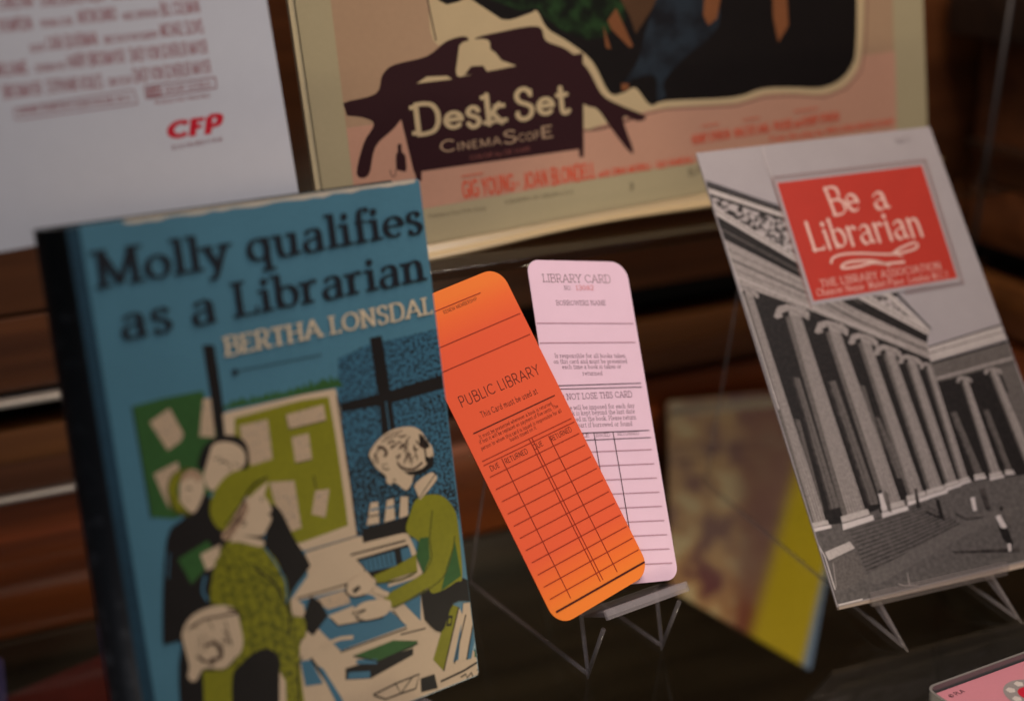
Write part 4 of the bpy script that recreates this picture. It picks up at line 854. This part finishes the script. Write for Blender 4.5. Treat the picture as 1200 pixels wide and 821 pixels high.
text(cf, 'credit_lettering', [
    ('CHRISTINA', 'gothic', (0, 12), (40, 8), 16), ('SOUND DESIGN BY ROBERT', 'gothic', (48, 8), (124, 1), 16), ('COSTUMES', 'gothic', (132, 0), (168, -4), 16),
    ('THOMPSON', 'gothic', (-2, 38.8), (38.5, 35), 16), ('ORIGINAL SCORE', 'gothic', (48, 32.7), (86, 29), 9), ('ANTON SANKO', 'gothic', (92, 28.5), (138, 23.5), 16), ('MUSIC SUPERVISOR', 'gothic', (145, 24), (186, 19.6), 9), ('BILL COLEMAN', 'gothic', (189.5, 19.2), (234.5, 15), 16),
    ('EDITOR', 'gothic', (36, 62), (52.5, 60), 9), ('CARA SILVERMAN', 'gothic', (56, 59.6), (115, 52.8), 16), ('DIRECTOR OF PHOTOGRAPHY', 'gothic', (122.5, 52), (186, 44.8), 9), ('MICHAEL SLOVIS', 'gothic', (189, 44), (239, 38.5), 16),
    ('WILLIAMS', 'gothic', (-4, 90.5), (32.7, 86.6), 16), ('SCREENPLAY BY', 'gothic', (42, 85.5), (77, 81.6), 9), ('HARRY BIRCKMAYER', 'gothic', (80.5, 80.6), (147, 73.4), 16), ('DAISY VON SCHERLER MAYER', 'gothic', (153, 72.8), (244, 62.5), 16),
    ('BIRCKMAYER', 'gothic', (4.7, 116), (50, 111), 16), ('STEPHANIE KOULES', 'gothic', (56, 110), (121, 102.7), 16), ('DIRECTED BY', 'gothic', (128, 101.4), (155, 98), 9), ('DAISY VON SCHERLER MAYER', 'gothic', (157.5, 97), (248, 85.5), 16),
    ('ORIGINAL SOUNDTRACK ALBUM AVAILABLE ON CD', 'gothic', (22, 134.5), (153, 118), 7.5), ('DOLBY STEREO', 'gothic', (194, 108.8), (247, 101.4), 6.5), ('IN SELECTED THEATRES', 'gothic', (182, 122.6), (246, 114), 4.5)], CR)
fr = lambda m, wd, q: [('line', m, wd, [q[i], q[(i + 1) % 4]]) for i in range(4)]
cf.art('printed_boxes', fr(CR, 1.2, [(16, 128), (156, 105), (161, 121.5), (18.5, 140)]) + fr(CR, 1.4, [(169, 101.5), (252, 90.5), (253.5, 103), (171.5, 115.5)]) +
    [(CR, [(172, 104), (188, 101.6), (189.5, 111), (173.5, 113.5)]), (WHT, [(176, 105), (180.5, 108.5), (176.6, 112)]), (WHT, [(185.5, 103), (181, 108), (186.5, 111)])])
text(cf, 'logo_lettering', [('CFP', 'fat', (197, 163.5), (257, 155.5), 21, .22)], ink('logo_red', (190, 20, 44), var=.08))
text(cf, 'logo_caption', [('D I S T R I B U T I O N', 'gothic', (202, 175.5), (260, 165), 4.6)], ink('caption_red', (130, 60, 74)))
# riser hidden behind the book that carries the poster
base = cf.base
rz = box('acrylic_riser', (-.022, .022, -.012, .022, 0, base.z - .0002), ACRYL, None, .0008)
rz.matrix_world = Matrix.Translation((base.x + .045, base.y + .008 + .045 * math.tan(R(ps_yaw)), 0)) @ Matrix.Rotation(R(ps_yaw), 4, 'Z')
tag(rz, 'tall clear acrylic riser behind the blue book under the white poster', 'display riser')

# easel under the book
bb = bk.base
easel((bb.x, bb.y + .004, 0), 37.3 - 22, .07, max(.006, bb.z - .006), .15, .10, 10, 'clear acrylic easel standing under the blue book', reach=.018, plate_w=.085)

# ---- magazine made up in place of a soft multicoloured shape, leaning on the back wall ------------------------------------------
mg = Sheet('magazine', on_y(868, 470, YW - .022), -4, 34, 0, .12, .22, 'yellow and beige stand-in magazine leaning on the wall under the glass shelf', 'magazine')
def blend_mat():
    m = bpy.data.materials.new('magazine_cover'); m.use_nodes = True; nt = m.node_tree; b = nt.nodes['Principled BSDF']
    tc = nt.nodes.new('ShaderNodeTexCoord'); mp = nt.nodes.new('ShaderNodeMapping'); mp.inputs['Location'].default_value = (.3, .1, 0); nt.links.new(tc.outputs['Object'], mp.inputs[0])
    n = nt.nodes.new('ShaderNodeTexNoise'); n.inputs['Scale'].default_value = 42; n.inputs['Detail'].default_value = 1.5; nt.links.new(mp.outputs[0], n.inputs['Vector'])
    cr = nt.nodes.new('ShaderNodeValToRGB'); nt.links.new(n.outputs['Fac'], cr.inputs[0]); e = cr.color_ramp.elements
    e[0].position = .38; e[0].color = (*lin((118, 62, 70)), 1); e[1].position = .62; e[1].color = (*lin((214, 190, 150)), 1)
    q = e.new(.45); q.color = (*lin((168, 124, 96)), 1); q = e.new(.55); q.color = (*lin((196, 152, 108)), 1)
    prev = cr.outputs[0]
    def band(p0, p1, wd, colour, prev, amt=1.0):
        """airbrushed colour to the right of the line p0 -> p1 on the cover"""
        a_, b__ = mg.P(*p0), mg.P(*p1); d = (b__ - a_).normalized(); nn_ = Vector((-d.y, d.x, 0))
        sub = nt.nodes.new('ShaderNodeVectorMath'); sub.operation = 'SUBTRACT'; nt.links.new(tc.outputs['Object'], sub.inputs[0]); sub.inputs[1].default_value = (a_.x, a_.y, 0)
        dt = nt.nodes.new('ShaderNodeVectorMath'); dt.operation = 'DOT_PRODUCT'; nt.links.new(sub.outputs[0], dt.inputs[0]); dt.inputs[1].default_value = nn_
        mr = nt.nodes.new('ShaderNodeMapRange'); mr.interpolation_type = 'SMOOTHSTEP'; nt.links.new(dt.outputs['Value'], mr.inputs['Value'])
        mr.inputs['From Min'].default_value = -wd; mr.inputs['From Max'].default_value = wd; mr.inputs['To Max'].default_value = amt
        mx = nt.nodes.new('ShaderNodeMix'); mx.data_type = 'RGBA'; nt.links.new(mr.outputs[0], mx.inputs['Factor'])
        nt.links.new(prev, mx.inputs['A']); mx.inputs['B'].default_value = (*lin(colour), 1); return mx.outputs['Result']
    prev = band((862, 640), (872, 460), -.010, (120, 44, 40), prev, .85)
    prev = band((790, 640), (880, 690), .022, (150, 146, 142), prev, .35) if mg.P(790, 640).y else prev
    prev = band((880, 744), (934, 545), -.007, (196, 172, 26), prev)
    prev = band((940, 782), (982, 600), -.003, (120, 146, 186), prev)
    nt.links.new(prev, b.inputs['Base Color']); b.inputs['Roughness'].default_value = .4; return m
q = [mg.P(783, 470), mg.P(975, 452), mg.P(990, 560), mg.P(950, 784), mg.P(786, 690)]
plate('cover', [(p.x, p.y) for p in q][::-1], -.003, 0, blend_mat(), mg.root)
mg.w = mg.h = 10; mg_clip = mg.clip; mg.clip = lambda pts, m=0: pts
mg.art('printed_title_band', [(ink('magazine_white', (170, 156, 142), var=.1), [(786, 476), (975, 458), (976, 470), (787, 488)])])

# ---- pink badge card in a clear frame, nearest the glass ------------------------------------------
b0, b1, b2 = on_z(1083, 806, .012), on_z(1200, 763.7, .012), on_z(1096, 821, .012)
yawb = math.degrees(math.atan2(b1.y - b0.y, b1.x - b0.x))
Ub = Vector((math.cos(R(yawb)), math.sin(R(yawb)), 0)); Vb = Vector((-Ub.y, Ub.x, 0))
BW, BH = .105, .070
bd = Sheet('souvenir_card', b0 + Ub * BW / 2 - Vb * BH / 2, yawb, 90, 0, BW, BH, 'pink card in a dark rimmed clear frame at the lower right', 'souvenir card')
plate('frame', rounded(BW, BH, (.005,) * 4), -.0112, -.0040, mat('frame_black', (16, 14, 14), .3, .1, 200), bd.root)
def ring(name, w, h, r, th, z0, z1, m, parent):
    o_, i_ = rounded(w, h, (r,) * 4), [(x, y + th) for x, y in rounded(w - 2 * th, h - 2 * th, (max(r - th, .0005),) * 4)]
    n = len(o_); vs = [(x, y, z) for z in (z0, z1) for L_ in (o_, i_) for x, y in L_]
    fs = []
    for i in range(n):
        j = (i + 1) % n
        fs += [(2 * n + i, 2 * n + j, 3 * n + j, 3 * n + i), (i, n + i, n + j, j), (i, j, 2 * n + j, 2 * n + i), (n + i, 3 * n + i, 3 * n + j, n + j)]
    return mesh_obj(name, vs, fs, m, parent)
ring('rim', BW, BH, .005, .0012, -.0040, .0004, mat('rim_grey', (120, 118, 116), .25, .05, 300, coat=.5), bd.root)
def inset(w, h, d, r): return [(x, y + d) for x, y in rounded(w - 2 * d, h - 2 * d, (r,) * 4)]
plate('card', inset(BW, BH, .0026, .002), -.0039, -.0030, mat('card_white', (206, 192, 190), .6, .04, 400), bd.root)
_a, _b = bd.P(1083, 806), bd.P(1102, 813.5); INS = min(abs(_b.x - _a.x), abs(_b.y - _a.y)) * .9; print('inset', INS, tuple(_a), tuple(_b), tuple(bd.P(1115, 817)))
plate('pink_panel', inset(BW, BH, INS, .003), -.0029, -.0027, ink('badge_pink', (196, 128, 142), var=.04), bd.root)
bd.c = bd.c - bd.N * .0026; zoff = -.0026; bd.z = -.0026
def cpts(cx, cy, r, n=32): return [(cx + r * math.cos(i * 2 * math.pi / n), cy + r * .62 * math.sin(i * 2 * math.pi / n)) for i in range(n)]
ctr = bd.P(1207, 812); Rb = .0105
def disc(name, r, m, z, cxy=None, n=40):
    cxy = cxy or ctr
    return mesh_obj(name, [(cxy[0] + r * math.cos(i * 2 * math.pi / n), cxy[1] + r * math.sin(i * 2 * math.pi / n), z) for i in range(n)], [tuple(range(n))], m, bd.root)
disc('grey_roundel', Rb, ink('badge_grey', (140, 134, 134)), -.00255); 
for k in range(7):
    a = k * 2 * math.pi / 7 + .5; disc('pale_petal', .0021, ink('badge_pale', (196, 188, 184)), -.0025, (ctr.x + .0075 * math.cos(a), ctr.y + .0075 * math.sin(a)), 5)
disc('red_centre', .0048, ink('badge_red', (190, 24, 52)), -.00245)
text(bd, 'lettering', [('© PLA', 'futura_bold', (1115, 817), (1131.5, 810), 4.6)], ink('badge_print', (70, 46, 52)))

# ---- leaflets low at the left, under the glass ------------------------------------------------
rl = Sheet('leaflet', on_y(100, 905, .70), -6, 30, 14, .09, .11, 'glossy dark red leaflet under the shelf left of the book', 'leaflet')
plate('cover', rounded(.09, .11, (.004,) * 4), -.002, 0, mat('leaflet_red', (92, 24, 16), .3, .3, 60, coat=.6), rl.root)
plate('printed_patch', [(-.02, .03), (.035, .03), (.035, .075), (-.02, .075)], .0001, .0003, ink('leaflet_patch', (110, 46, 36), var=.4, scale=120), rl.root)
vl = Sheet('leaflet', on_y(-46, 880, .70), 4, 30, -6, .05, .09, 'violet leaflet cut off by the lower left edge of the photo', 'leaflet')
plate('cover', rounded(.05, .09, (.003,) * 4), -.002, 0, mat('leaflet_violet', (66, 56, 104), .4, .2, 60, coat=.4), vl.root)
plate('printed_patch', [(-.018, .05), (.018, .05), (.018, .08), (-.018, .08)], .0001, .0003, ink('violet_patch', (140, 130, 176)), vl.root)

# ---- slanted clear rod before the side wall ------------------------------------------------------
a, b = on_y(1176, 60, .70), on_y(1134, 330, .70)
rdt = empty('slanted_rod', Matrix.Translation(b), 'thin slanted grey rod between the side wall and the pamphlet', 'rod')
ab = a - b; b_end = -ab * (b.z / ab.z)
rod('shaft', [b_end, ab * 1.6], .0015, mat('dull_rod', (52, 49, 50), .45, .05, 200, metal=.2), rdt, 12)
rod('cap', [b_end, b_end + ab * .02], .0045, STEEL, rdt, 12)
bpy.context.view_layer.update()
